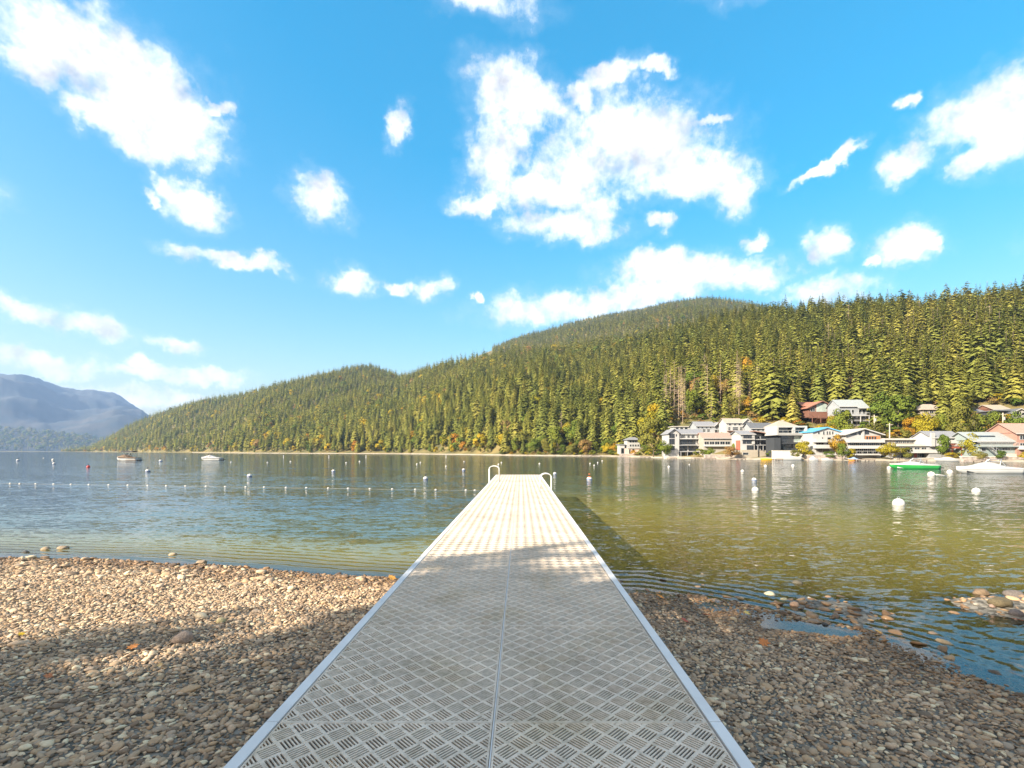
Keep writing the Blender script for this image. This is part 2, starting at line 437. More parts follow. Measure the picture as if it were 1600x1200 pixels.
W_AMP1, W_AMP2, W_AMP3 = 0.26, 0.38, 0.10
def water_material():
    mt = bpy.data.materials.new('lake_water'); mt.use_nodes = True
    nt = mt.node_tree; nt.nodes.clear(); N, L = nt.nodes.new, nt.links.new
    out = N('ShaderNodeOutputMaterial')
    geo = N('ShaderNodeNewGeometry')
    def m(op, a, b=None, clamp=False):
        n = N('ShaderNodeMath'); n.operation = op; n.use_clamp = clamp
        for i, v in enumerate((a, b)):
            if v is None: continue
            if isinstance(v, (int, float)): n.inputs[i].default_value = v
            else: L(v, n.inputs[i])
        return n.outputs[0]
    dep = N('ShaderNodeAttribute'); dep.attribute_name = 'depth'
    sh = N('ShaderNodeAttribute'); sh.attribute_name = 'shore'
    def wav(sx, sy, scale, detail, rough=0.5, rot=0.0, dist=0.0):
        mp = N('ShaderNodeMapping'); mp.inputs['Scale'].default_value = (sx, sy, 1); mp.inputs['Rotation'].default_value = (0, 0, rot)
        L(geo.outputs['Position'], mp.inputs[0])
        n = N('ShaderNodeTexNoise'); n.inputs['Scale'].default_value = scale; n.inputs['Detail'].default_value = detail
        n.inputs['Roughness'].default_value = rough; n.inputs['Distortion'].default_value = dist
        L(mp.outputs[0], n.inputs['Vector']); return n.outputs['Fac']
    def slopes(sx, sy, scale, detail, rot, amp):
        mp = N('ShaderNodeMapping'); mp.inputs['Scale'].default_value = (sx, sy, 1); mp.inputs['Rotation'].default_value = (0, 0, rot)
        L(geo.outputs['Position'], mp.inputs[0])
        n = N('ShaderNodeTexNoise'); n.inputs['Scale'].default_value = scale; n.inputs['Detail'].default_value = detail; n.inputs['Distortion'].default_value = 0.4
        L(mp.outputs[0], n.inputs['Vector'])
        s = N('ShaderNodeVectorMath'); s.operation = 'SUBTRACT'; s.inputs[1].default_value = (.5, .5, .5); L(n.outputs['Color'], s.inputs[0])
        k = N('ShaderNodeVectorMath'); k.operation = 'MULTIPLY'; k.inputs[1].default_value = (amp * .6, amp, 0); L(s.outputs[0], k.inputs[0])
        return k.outputs[0]
    def vadd(a, b):
        n = N('ShaderNodeVectorMath'); n.operation = 'ADD'; L(a, n.inputs[0]); L(b, n.inputs[1]); return n.outputs[0]
    calm = m('ADD', m('MULTIPLY', m('MULTIPLY', m('SUBTRACT', sh.outputs['Fac'], 0.1), 0.4, True), 0.94), 0.06)   # water lies flatter against the gravel
    gust = m('ADD', m('MULTIPLY', wav(0.3, 1.0, 0.09, 3), 0.9), 0.55)
    sl = vadd(slopes(.42, 1.35, 2.1, 2, .10, W_AMP1), vadd(slopes(.6, 1.3, 7.0, 2, -.2, W_AMP2), slopes(.3, .8, .35, 1, .25, W_AMP3)))
    sc = N('ShaderNodeVectorMath'); sc.operation = 'SCALE'; L(sl, sc.inputs[0]); L(m('MULTIPLY', calm, gust), sc.inputs['Scale'])
    # small swell running up the shore, crests along the waterline
    wob = wav(0.5, 0.5, 1.1, 2)
    ph = m('ADD', m('MULTIPLY', sh.outputs['Fac'], 19.0), m('MULTIPLY', wob, 9.0))
    sw = m('MULTIPLY', m('SINE', ph), m('MULTIPLY', m('MULTIPLY', m('SUBTRACT', sh.outputs['Fac'], .15), 1.6, True), m('SUBTRACT', 1.0, m('MULTIPLY', sh.outputs['Fac'], 0.30, True))))
    cs = N('ShaderNodeCombineXYZ'); L(m('MULTIPLY', sw, -.07), cs.inputs[0]); L(m('MULTIPLY', sw, .11), cs.inputs[1]); cs.inputs[2].default_value = 1.0
    nn = N('ShaderNodeVectorMath'); nn.operation = 'NORMALIZE'; L(vadd(sc.outputs[0], cs.outputs[0]), nn.inputs[0])
    class bp: outputs = [nn.outputs[0]]
    gl = N('ShaderNodeBsdfGlossy'); gl.inputs['Roughness'].default_value = 0.05; L(bp.outputs[0], gl.inputs['Normal'])
    fr = N('ShaderNodeFresnel'); fr.inputs['IOR'].default_value = 1.7; L(bp.outputs[0], fr.inputs['Normal'])
    tr = N('ShaderNodeBsdfTransparent'); tr.inputs[0].default_value = (0.93, 0.95, 0.80, 1)
    df = N('ShaderNodeBsdfDiffuse')
    r = N('ShaderNodeValToRGB'); L(m('MULTIPLY', dep.outputs['Fac'], 0.12, True), r.inputs[0])
    r.color_ramp.elements[0].color = (0.46, 0.35, 0.085, 1); r.color_ramp.elements[0].position = 0.0
    r.color_ramp.elements[1].color = (0.055, 0.085, 0.095, 1); r.color_ramp.elements[1].position = 0.9
    e = r.color_ramp.elements.new(0.12); e.color = (0.27, 0.245, 0.08, 1)
    e = r.color_ramp.elements.new(0.26); e.color = (0.085, 0.115, 0.09, 1)
    L(r.outputs[0], df.inputs[0])
    turb = m('SUBTRACT', 1.0, m('EXPONENT', m('MULTIPLY', dep.outputs['Fac'], -1.05)))
    body = N('ShaderNodeMixShader'); L(turb, body.inputs[0]); L(tr.outputs[0], body.inputs[1]); L(df.outputs[0], body.inputs[2])
    fin = N('ShaderNodeMixShader'); L(fr.outputs[0], fin.inputs[0]); L(body.outputs[0], fin.inputs[1]); L(gl.outputs[0], fin.inputs[2])
    L(fin.outputs[0], out.inputs['Surface'])
    return mt
wme = npmesh('lake', np.stack([GX, GY, GX * 0], -1).reshape(-1, 3), gridfaces(len(xs), len(ys)), water_material(), True)
a = wme.attributes.new('depth', 'FLOAT', 'POINT'); a.data.foreach_set('value', np.maximum(-GZ, 0).ravel().astype(np.float32))
a = wme.attributes.new('shore', 'FLOAT', 'POINT'); a.data.foreach_set('value', np.clip(-GS, 0, 50).ravel().astype(np.float32))
lake = tag(link('lake', wme), kind='structure')

# ------------------------------------------------------------------ hills
T_PX  = [-900, -100, 60, 100, 130, 150, 200, 250, 300, 400, 500, 550, 580, 605, 625, 642, 660, 700, 750, 800, 850, 900, 950, 1000, 1043, 1100, 1150, 1200, 1250, 1300, 1350, 1400, 1450, 1500, 1550, 1600, 1800, 2400, 4000]
T_DS  = [2600, 2300, 2100, 1950, 1750, 1450, 1120, 940, 830, 620, 540, 510, 495, 480, 465, 450, 430, 390, 345, 300, 275, 262, 250, 215, 178, 168, 158, 150, 146, 141, 137, 134, 131, 128, 125, 121, 108, 85, 60]
T_DR  = [2700, 2400, 2200, 2050, 1950, 1750, 1620, 1520, 1430, 1280, 1240, 1300, 1320, 1300, 1240, 1140, 1060, 950, 880, 810, 750, 700, 660, 620, 580, 540, 510, 480, 455, 430, 410, 390, 372, 356, 342, 330, 290, 230, 180]
T_TOP = [707, 707, 706, 705, 701, 688, 660, 638, 622, 602, 576, 566, 563, 573, 580, 577, 567, 556, 544, 534, 530, 525, 517, 512, 506, 491, 480, 474, 472, 470, 465, 460, 461, 454, 447, 440, 415, 360, 260]
B_PX  = [700, 780, 815, 850, 900, 950, 1000, 1050, 1090, 1130, 1160, 1190, 1240, 1320, 1500]
B_TOP = [565, 533, 519, 511, 498, 488, 481, 470, 464, 464, 468, 473, 482, 500, 540]
DB = 1750.0
TREE = 22.0
def Ds(px): return np.interp(px, T_PX, T_DS)
def hill_z(px, Y):
    ds, dr, top = np.interp(px, T_PX, T_DS), np.interp(px, T_PX, T_DR), np.interp(px, T_PX, T_TOP)
    zr = np.maximum(CAMZ + (VY - top) * dr / FPX - TREE, 1.0)
    s = Y - ds; S = dr - ds; flat = np.minimum(12, S * 0.2)
    u = np.clip((s - flat) / (S - flat), 0, 1)
    z = np.where(s < flat, 0.1 * s, 0.1 * flat + (zr - 0.1 * flat) * u ** 0.95)
    z = np.where(s < 0, 0.12 * s, z)
    x = PX(px, Y)
    z = z + u * (1 - u) * 4 * (7 * np.sin(x * 0.021 + Y * 0.006) + 4 * np.sin(x * 0.05 - Y * 0.013 + 1.0)) * np.clip(S / 600, 0.25, 1)
    z = np.where(Y > dr, zr - 0.12 * (Y - dr), z)
    tb = np.interp(px, B_PX, B_TOP); zb = CAMZ + (VY - tb) * DB / FPX - TREE
    start = np.maximum(dr + 40, 620.0)
    ub = np.clip((Y - start) / (DB - start), 0, 1)
    b = zb * (0.22 + 0.78 * ub ** 0.9) + 14 * ub * (1 - ub) * 4 * np.sin(x * 0.012 + Y * 0.01)
    b = np.where(Y > DB, zb - 0.25 * (Y - DB), b)
    b = np.where((Y > start) & (px > 690) & (px < 1520), b, -50)
    return np.maximum(np.maximum(z, b), -12)
pxs = np.concatenate([np.linspace(-880, 100, 15), np.linspace(110, 1700, 240), np.geomspace(1720, 3900, 14)])
tt = np.concatenate([np.linspace(-0.06, 0.2, 16), np.linspace(0.22, 1.0, 44), np.linspace(1.03, 1.3, 6)])
PXg, Tg = np.meshgrid(pxs, tt, indexing='ij')
Yg = np.interp(PXg, T_PX, T_DS) + Tg * (np.interp(PXg, T_PX, T_DR) - np.interp(PXg, T_PX, T_DS))
# continue every line over the back hill
ext = np.linspace(0.02, 1.0, 34)
Yend = Yg[:, -1:]
Yg = np.concatenate([Yg, Yend + (np.maximum(2050, Yend + 300) - Yend) * ext[None]], 1)
PXg = np.repeat(pxs[:, None], Yg.shape[1], 1)
HZ = hill_z(PXg, Yg)
soil = mat('forest_floor', (0.09, 0.085, 0.03), 0.95, col2=(0.20, 0.15, 0.05), scale=0.06)
hillside = tag(link('hillside', npmesh('hillside', np.stack([PX(PXg, Yg), Yg, HZ], -1).reshape(-1, 3), gridfaces(*PXg.shape), soil, True)), kind='structure')
# strip of sand and stones at the foot of the hills
spx = np.linspace(300, 1690, 300); off = np.array([-1.5, 0.0, 2.5, 5.5])
SPg, SO = np.meshgrid(spx, off, indexing='ij'); SY = Ds(SPg) + SO + 0.8 * np.sin(SPg * 0.09) * (SO > 0)
SZ = np.where(SO < 0, -0.35, 0.1 * np.maximum(SY - Ds(SPg), 0)) + 0.06
tag(link('far_shore', npmesh('far_shore', np.stack([PX(SPg, SY), SY, SZ], -1).reshape(-1, 3), gridfaces(*SPg.shape),
    mat('shore_sand', (0.30, 0.25, 0.18), 0.9, col2=(0.46, 0.40, 0.31), scale=0.4), True)), kind='structure')

# blue mountain at the far end of the lake
M_PX  = [-2500, -900, -400, -100, 0, 30, 60, 85, 120, 150, 180, 205, 222, 232, 245, 262, 330]
M_TOP = [560, 540, 560, 580, 587, 589, 595, 604, 608, 609, 614, 627, 640, 655, 672, 690, 704]
F_PX  = [-2500, -900, -300, 0, 60, 110, 140, 200, 330]
F_TOP = [660, 655, 662, 668, 672, 677, 682, 696, 704]
mp_ = np.concatenate([np.linspace(-300, -115, 12), np.linspace(-110, 330, 120)])
my_ = np.linspace(2850, 6600, 70)
MPg, MYg = np.meshgrid(mp_, my_, indexing='ij')
f_ = CAMZ + (VY - np.interp(MPg, F_PX, F_TOP)) * 3300 / FPX - 10; r_ = CAMZ + (VY - np.interp(MPg, M_PX, M_TOP)) * 5400 / FPX
zf = f_ * np.clip((MYg - 2900) / 400, -0.2, 1) ** 1
um = np.clip((MYg - 3350) / (5400 - 3350), 0, 1)
zm = f_ * 0.6 + (r_ - f_ * 0.6) * um ** 0.75 + um * (1 - um) * 4 * (95 * np.sin(PX(MPg, MYg) * 0.0042 + MYg * 0.002) + 30 * np.sin(PX(MPg, MYg) * 0.011 - MYg * 0.004))
zm = np.where(MYg > 5400, r_ - 0.3 * (MYg - 5400), zm)
MZ = np.where(MYg < 3350, zf, np.maximum(zm, f_ - (MYg - 3300) * 0.3))
rel = np.array([[noise.fractal((PX(a, b) * 0.004, b * 0.004, 1.7), 1.0, 2.0, 4) for a, b in zip(ra, rb)] for ra, rb in zip(MPg, MYg)])
MZ = MZ + rel * 42 * np.clip((MYg - 2900) / 800, 0, 1)
tag(link('far_mountain', npmesh('far_mountain', np.stack([PX(MPg, MYg), MYg, MZ], -1).reshape(-1, 3), gridfaces(*MPg.shape),
    mat('mountain_forest', (0.014, 0.024, 0.026), 0.95, col2=(0.05, 0.045, 0.038), scale=0.006), True)), kind='structure')

# ------------------------------------------------------------------ tree kinds
def outward(me, axis_pull=0.45, up=0.45):
    """leaf faces share normals that point out of the crown, as a leafy surface scatters light"""
    n = len(me.vertices); co = np.empty(n * 3, np.float32); me.vertices.foreach_get('co', co); co = co.reshape(-1, 3)
    rad = co.copy(); rad[:, 2] = (co[:, 2] - .5) * axis_pull * .6
    rad /= np.linalg.norm(rad, axis=1, keepdims=True) + 1e-6
    rad[:, 2] += up
    k = me.polygons[0].loop_total; F = np.empty(len(me.polygons) * k, np.int32); me.loops.foreach_get('vertex_index', F); F = F.reshape(-1, k)
    fn = np.cross(co[F[:, 1]] - co[F[:, 0]], co[F[:, 2]] - co[F[:, 0]]); fn /= np.linalg.norm(fn, axis=1, keepdims=True) + 1e-9
    flip = (fn * rad[F].mean(1)).sum(1) < 0
    F[flip] = F[flip][:, ::-1]; fn[flip] *= -1
    me.loops.foreach_set('vertex_index', F.ravel()); me.update(calc_edges=True)
    ln = rad[F] * .9 + fn[:, None, :] * .35
    ln /= np.linalg.norm(ln, axis=2, keepdims=True) + 1e-9
    me.polygons.foreach_set('use_smooth', np.ones(len(F), bool))
    me.normals_split_custom_set(ln.reshape(-1, 3).tolist())
    return me
def conifer(seed, whorls, per, sprigs, R=0.17, bare=0.10, ragged=0.25, blunt=0.78):
    """crown of a conifer 1 unit high: whorls of drooping flat boughs with side sprays"""
    r = random.Random(seed); V, F = [], []
    lean = (r.uniform(-.02, .02), r.uniform(-.02, .02))
    for k in range(whorls):
        t = (k + r.random() * .7) / whorls
        z0 = bare + (0.975 - bare) * t
        env = R * (1 - t) ** blunt * (0.55 + 0.45 * min(1, t * 5 + .35)) + 0.006
        n = max(3, round(per * (1 - 0.45 * t)))
        a0 = r.random() * 6.28
        for j in range(n):
            a = a0 + 6.283 * j / n + r.uniform(-.3, .3)
            ln = env * r.uniform(1 - ragged * 1.6, 1 + ragged * .8)
            z = z0 + r.uniform(-1.1, 1.1) * (1 - bare) / whorls
            if r.random() < 0.05: ln *= 0.45
            ca, sa = math.cos(a), math.sin(a)
            rise = r.uniform(-.05, .18) * ln * (1 - t); droop = ln * r.uniform(.30, .62) * (1 - 0.55 * t)
            w = ln * r.uniform(.26, .40)
            def P(d, s, dz): return (lean[0]*z + ca*d - sa*s, lean[1]*z + sa*d + ca*s, z + dz)
            o = len(V)
            V += [P(0, 0, rise), P(ln*.45, w*.9, rise - droop*.42), P(ln*.5, 0, rise*.8 - droop*.12), P(ln*.45, -w*.9, rise - droop*.42), P(ln, 0, -droop)]
            F += [(o, o+2, o+1), (o, o+3, o+2), (o+2, o+4, o+1), (o+2, o+3, o+4)]
            for q in range(sprigs):
                d = ln * r.uniform(.3, .85); sd = r.choice((-1, 1)); l2 = ln * r.uniform(.22, .42)
                dz = rise - droop * (d/ln)**1.3
                o = len(V)
                V += [P(d, 0, dz), P(d + l2*.7, sd*l2*.9, dz - l2*r.uniform(.3, .7)), P(d + l2*.15, sd*l2*.75, dz - l2*r.uniform(.35, .9))]
                F.append((o, o+1, o+2))
    o = len(V); V += [(lean[0], lean[1], 1.0), (.007, 0, .95), (-.004, .006, .95), (-.004, -.006, .95)]
    F += [(o, o+1, o+2), (o, o+2, o+3), (o, o+3, o+1)]
    return np.array(V), np.array(F)
def trunk_geo(h=0.9, r0=0.016, lean=0.0, seg=6):
    b = MB(); b.tube([(0, 0, -0.06), (lean*.3, 0, h*.3), (lean*.7, 0, h*.65), (lean, 0, h)], r0, seg, r0 * 0.2); return b
def broadleaf(seed, nleaf, size, lobes, squash=1.0, low=0.18):
    """crown 1 unit high: leaf clumps spread through several lobes, open between them"""
    r = random.Random(seed); V, F = [], []
    L_ = []
    for k in range(lobes):
        a = r.random()*6.28; zz = low + .16 + r.random() * (0.86 - low - .14)
        rad = (0.10 + 0.20 * math.sin(math.pi * min(1, max(.05, (zz - low) / (1 - low))))) * squash
        d = rad * r.uniform(.25, 1.0)
        L_.append((math.cos(a)*d, math.sin(a)*d, zz, r.uniform(.11, .19)))
    L_.append((0, 0, .84, .15))
    for i in range(nleaf):
        cx, cy, cz, R = r.choice(L_)
        while True:
            d = Vector((r.uniform(-1, 1), r.uniform(-1, 1), r.uniform(-1, 1)))
            if .05 < d.length <= 1: break
        q = d.length; d = d.normalized() * (q ** 0.45) * R
        p = Vector((cx + d.x*squash, cy + d.y*squash, cz + d.z*.85))
        n = (d.normalized() + Vector((r.uniform(-.8, .8), r.uniform(-.8, .8), r.uniform(-.5, .9)))).normalized()
        u = n.cross(Vector((r.uniform(-1, 1), r.uniform(-1, 1), r.uniform(-1, 1)))).normalized(); w = n.cross(u)
        s = size * r.uniform(.6, 1.35)
        o = len(V)
        V += [p + u*s, p + w*s*.6 + n*s*.15, p - u*s*.8, p - w*s*.6 + n*s*.15]
        F.append((o, o+1, o+2, o+3))
    return np.array([tuple(v) for v in V]), np.array(F)
def limbs_geo(seed, h=0.62, r0=0.018, n=6):
    r = random.Random(seed); b = MB()
    b.tube([(0, 0, -.05), (.01, 0, .2), (.0, .01, h)], r0, 6, r0*.35)
    for k in range(n):
        z = r.uniform(.2, h*.9); a = r.random()*6.28; l = r.uniform(.14, .26)
        b.tube([(0, 0, z), (math.cos(a)*l*.5, math.sin(a)*l*.5, z + l*.45), (math.cos(a)*l, math.sin(a)*l, z + l*1.0)], r0*.4, 4, r0*.08)
    return b
def snag_geo(seed):
    """bare dead conifer: pole with short broken stubs"""
    r = random.Random(seed); b = MB()
    b.tube([(0, 0, -.05), (.004, 0, .5), (.0, .004, 1)], .0048, 5, .0012)
    for k in range(80):
        z = r.uniform(.15, .97); a = r.random()*6.28; l = r.uniform(.03, .13) * (1.15 - z)**.6
        b.tube([(0, 0, z), (math.cos(a)*l, math.sin(a)*l, z - l*r.uniform(-.2, .5))], .0026, 3, .0008)
    return b
M_con = foliage('conifer_needles', [(0.120, 0.142, 0.034), (0.180, 0.192, 0.042), (0.245, 0.238, 0.048), (0.315, 0.272, 0.064)], 0.13)
M_bark = mat('bark', (0.10, 0.075, 0.05), 0.9, 0.25, 2.0)
M_dead = mat('dead_wood', (0.34, 0.25, 0.17), 0.9, 0.2, 2.0)
M_leaf = {
 'green':  foliage('leaves_green', [(0.07, 0.115, 0.02), (0.125, 0.165, 0.028), (0.20, 0.20, 0.03)], 0.2),
 'yellow': foliage('leaves_yellow', [(0.24, 0.23, 0.025), (0.42, 0.33, 0.03), (0.55, 0.37, 0.03)], 0.35),
 'orange': foliage('leaves_orange', [(0.34, 0.22, 0.03), (0.44, 0.26, 0.03), (0.48, 0.22, 0.035)], 0.35),
 'russet': foliage('leaves_russet', [(0.24, 0.17, 0.06), (0.31, 0.21, 0.08), (0.34, 0.19, 0.07)], 0.3),
 'olive':  foliage('leaves_olive', [(0.13, 0.135, 0.03), (0.20, 0.19, 0.04), (0.26, 0.22, 0.055)], 0.3)}
NEAR_C = [outward(npmesh('conifer_crown_%d' % i, *conifer(100 + i, (42, 38, 36, 44, 34)[i], 10, 4, R=(.155, .165, .185, .14, .17)[i], ragged=(.3, .4, .3, .35, .5)[i], blunt=(.78, .6, .95, .7, .5)[i]), M_con)) for i in range(5)]
FAR_C = [outward(npmesh('far_conifer_%d' % i, *conifer(200 + i, 17, 7, 1, R=(.18, .185, .16)[i], ragged=(.3, .45, .35)[i], blunt=(.8, .52, .7)[i]), M_con)) for i in range(3)]
CON_T = trunk_geo(.93, .0145).mesh('conifer_trunk', M_bark)
SNAGS = [snag_geo(300 + i).mesh('dead_tree_%d' % i, M_dead) for i in range(4)]
CROWN_GEO = [broadleaf(400 + i, 2300, .030, 13, (1.0, 1.15, .9)[i], (.14, .2, .1)[i]) for i in range(3)]
CROWN = {k: [outward(npmesh('%s_crown_%d' % (k, i), *g, M_leaf[k]), 1.6) for i, g in enumerate(CROWN_GEO)] for k in M_leaf}
LIMBS = [limbs_geo(500 + i).mesh('broadleaf_trunk_%d' % i, M_bark) for i in range(3)]
FAR_D_GEO = broadleaf(450, 330, .065, 9, 1.1, .12)
FAR_D = {k: outward(npmesh('far_%s' % k, *FAR_D_GEO, M_leaf[k]), 1.6) for k in M_leaf}

def plant(kind, variant, X, Y, z, H, wide=1.0, label='', group=None, color=None, name=None, cat='tree'):
    """one tree or bush: an Empty at its foot with trunk and crown"""
    name = name or ('conifer_tree' if kind == 'conifer' else 'broadleaf_tree')
    o = thing(name, label, cat, (X, Y, z), group)
    o.rotation_euler.z = random.uniform(0, 6.28); o.scale = (H * wide, H * wide, H)
    if kind == 'conifer':
        link('trunk', CON_T, o); link('crown', NEAR_C[variant % 5], o)
    else:
        link('trunk', LIMBS[variant % 3], o); link('crown', CROWN[color][variant % 3], o)
    return o
# ------------------------------------------------------------------ houses
def wallmat(c, n): return mat(n, c, 0.75, 0.06, 0.8)
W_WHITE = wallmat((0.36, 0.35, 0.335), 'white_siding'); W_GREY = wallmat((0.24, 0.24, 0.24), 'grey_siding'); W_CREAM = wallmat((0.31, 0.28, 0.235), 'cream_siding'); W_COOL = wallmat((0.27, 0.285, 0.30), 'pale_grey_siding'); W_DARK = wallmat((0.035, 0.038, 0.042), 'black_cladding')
W_BROWN = wallmat((0.16, 0.075, 0.05), 'brown_timber'); W_TAN = wallmat((0.30, 0.26, 0.205), 'tan_concrete'); W_PINK = wallmat((0.55, 0.40, 0.33), 'pinkish_stone')
W_SAGE = wallmat((0.22, 0.26, 0.25), 'sage_siding'); W_RED = wallmat((0.30, 0.165, 0.125), 'salmon_siding'); W_REDWOOD = wallmat((0.36, 0.10, 0.06), 'red_stained_wood')
W_ORANGE = wallmat((0.38, 0.17, 0.07), 'cedar_wood'); W_BLUE = wallmat((0.10, 0.32, 0.52), 'blue_trim')
R_GREY = mat('grey_shingles', (0.20, 0.20, 0.21), 0.9, 0.2, 4); R_DARK = mat('dark_shingles', (0.10, 0.105, 0.115), 0.9, 0.2, 4); R_TAN = mat('tan_shingles', (0.33, 0.27, 0.215), 0.9, 0.15, 4)
R_PINK = mat('faded_red_shingles', (0.34, 0.21, 0.165), 0.9, 0.15, 4); R_BLUE = mat('blue_metal_roof', (0.10, 0.36, 0.55), 0.6, 0.1, 2); R_RED = mat('red_brown_tiles', (0.32, 0.14, 0.09), 0.9, 0.2, 4)
R_WHITE = mat('pale_membrane', (0.42, 0.39, 0.35), 0.8, 0.1, 2); R_SAGE = mat('grey_green_metal', (0.27, 0.29, 0.285), 0.6, 0.08, 2)
TRIM = mat('white_trim', (0.40, 0.39, 0.375), 0.6, 0.05, 2); DTRIM = mat('dark_trim', (0.05, 0.05, 0.055), 0.6, 0.1, 2)
GLASS = mat('window_glass', (0.015, 0.02, 0.024), 0.15, 0.3, 0.8, spec=0.8)
GLASS_L = mat('pale_green_glass', (0.30, 0.36, 0.32), 0.12, 0.2, 0.8, spec=0.8)  # glass tinted pale green
SHADE = mat('garage_and_porch_shade', (0.14, 0.12, 0.10), 0.9, 0.2, 2)  # garage door brown, also the painted shade of porch openings
HOUSES = []
class House:
    def __init__(s, label, Y, px0, px1, pybase, name='house', sink=3.0):
        if pybase < 700:                                   # stands on the slope: set it where the hillside has this height
            for q in np.arange(float(Ds((px0 + px1) / 2)) + 6, float(Ds((px0 + px1) / 2)) + 75, .5):
                if float(hill_z(np.array([(px0 + px1) / 2]), np.array([q]))[0]) > PZ(pybase, q) - .6: Y = q; break
        s.Y, s.px0, s.px1, s.sink = Y, px0, px1, sink
        s.ox, s.oz = PX((px0 + px1) / 2, Y), PZ(pybase, Y)
        s.root = thing(name, label, 'house', (s.ox, Y, s.oz)); s.pybase = pybase
        HOUSES.append(s)
    def x(s, px, d=0): return PX(px, s.Y + d) - s.ox
    def z(s, py, d=0): return PZ(py, s.Y + d) - s.oz
    def wall(s, a, b, top, bot, m, d0=0.0, d1=7.0, name='wall'):
        z0 = s.z(bot) - (s.sink if bot >= s.pybase - .01 else 0)
        return MB().box(s.x(a), s.x(b), d0, d1, z0, s.z(top)).build(name, m, s.root)
    def gable(s, a, b, eave, apex, m, rm, d1=8.0, apx=None, over=.5, d0=0.0, trim=TRIM):
        xa, xb, ze, za = s.x(a), s.x(b), s.z(eave), s.z(apex); xm = s.x(apx) if apx else (xa + xb) / 2
        MB().prism([(xa, ze + .003), (xb, ze + .003), (xm, za - .05)], d0, d1).build('gable_wall', m, s.root)
        b1 = MB(); k = (za - ze) / max(.1, xm - xa); k2 = (za - ze) / max(.1, xb - xm)
        b1.slab((xa - over, d0 - over, ze - over*k + .15), (xm, d0 - over, za + .15), (xm, d1 + over, za + .15), (xa - over, d1 + over, ze - over*k + .15), .18)
        b1.slab((xm, d0 - over, za + .15), (xb + over, d0 - over, ze - over*k2 + .15), (xb + over, d1 + over, ze - over*k2 + .15), (xm, d1 + over, za + .15), .18)
        r = b1.build('roof', rm, s.root)
        f = MB()
        f.slab((xa - over, d0 - over - .06, ze - over*k + .17), (xm, d0 - over - .06, za + .17), (xm, d0 - over - .003, za + .17), (xa - over, d0 - over - .003, ze - over*k + .17), .3)
        f.slab((xm, d0 - over - .06, za + .17), (xb + over, d0 - over - .06, ze - over*k2 + .17), (xb + over, d0 - over - .003, ze - over*k2 + .17), (xm, d0 - over - .003, za + .17), .3)
        f.build('fascia', trim, r)
        return r
    def sideroof(s, a, b, eave, ridge, m, rm, depth=7.0, over=.5, d0=0.0):
        xa, xb = s.x(a), s.x(b); ze, dm = s.z(eave), d0 + depth / 2; zr = s.z(ridge, dm)
        MB().prismx([(d0, ze + .003), (d0 + depth, ze + .003), (dm, zr - .08)], xa, xb).build('gable_wall', m, s.root)
        k = (zr - ze) / (depth / 2)
        b1 = MB()
        b1.slab((xa - over, d0 - over, ze - over*k + .1), (xb + over, d0 - over, ze - over*k + .1), (xb + over, dm, zr + .1), (xa - over, dm, zr + .1), .16)
        b1.slab((xa - over, dm, zr + .1), (xb + over, dm, zr + .1), (xb + over, d0 + depth + over, ze - over*k + .1), (xa - over, d0 + depth + over, ze - over*k + .1), .16)
        r = b1.build('roof', rm, s.root)
        MB().box(xa - over, xb + over, d0 - over - .09, d0 - over - .003, ze - over*k - .1, ze - over*k + .12).build('gutter', TRIM, r)
        return r
    def hip(s, a, b, eave, ridge, rm, depth=7.0, over=.6, d0=0.0, flat=.3):
        xa, xb = s.x(a) - over, s.x(b) + over; ze = s.z(eave); y0, y1 = d0 - over, d0 + depth + over
        xm, w = (xa + xb) / 2, (xb - xa) * flat / 2; ym = (y0 + y1) / 2; zr = s.z(ridge, ym)
        v = [(xa, y0, ze), (xb, y0, ze), (xb, y1, ze), (xa, y1, ze), (xm - w, ym, zr), (xm + w, ym, zr), (xa, y0, ze - .15), (xb, y0, ze - .15), (xb, y1, ze - .15), (xa, y1, ze - .15)]
        return MB().add(v, [(0, 1, 5, 4), (1, 2, 5), (2, 3, 4, 5), (3, 0, 4), (6, 7, 1, 0), (7, 8, 2, 1), (8, 9, 3, 2), (9, 6, 0, 3), (9, 8, 7, 6)]).build('roof', rm, s.root)
    def flat(s, a, b, py, rm, depth=7.0, over=.5, d0=0.0, th=.3, name='roof'):
        z = s.z(py)
        return MB().box(s.x(a) - over, s.x(b) + over, d0 - over, d0 + depth + over, z, z + th).build(name, rm, s.root)
    def win(s, a, t, b, bt, d=0.0, fr=TRIM, gl=GLASS, panes=1, name='window'):
        g = min(.5, .14 * (bt - t)); t, bt = t - g, bt + g; g = min(.3, .05 * (b - a)); a, b = a - g, b + g
        xa, xb, z1, z0 = s.x(a, d), s.x(b, d), s.z(t, d), s.z(bt, d); w = min(.085, (xb - xa) * .09)
        f = MB()
        f.box(xa - w, xb + w, d - .07, d - .004, z1, z1 + w); f.box(xa - w, xb + w, d - .10, d - .004, z0 - w, z0)
        f.box(xa - w, xa, d - .065, d - .004, z0, z1); f.box(xb, xb + w, d - .065, d - .004, z0, z1)
        for k in range(1, panes):
            xm = xa + (xb - xa) * k / panes; f.box(xm - w*.4, xm + w*.4, d - .06, d - .004, z0, z1)
        fo = f.build(name, fr, s.root)
        for k in range(panes):
            q0, q1 = xa + (xb - xa) * k / panes, xa + (xb - xa) * (k + 1) / panes
            MB().box(q0 + w*.45, q1 - w*.45, d - .03, d - .006, z0 + .004, z1 - .004).build('pane', gl, fo)
        return fo
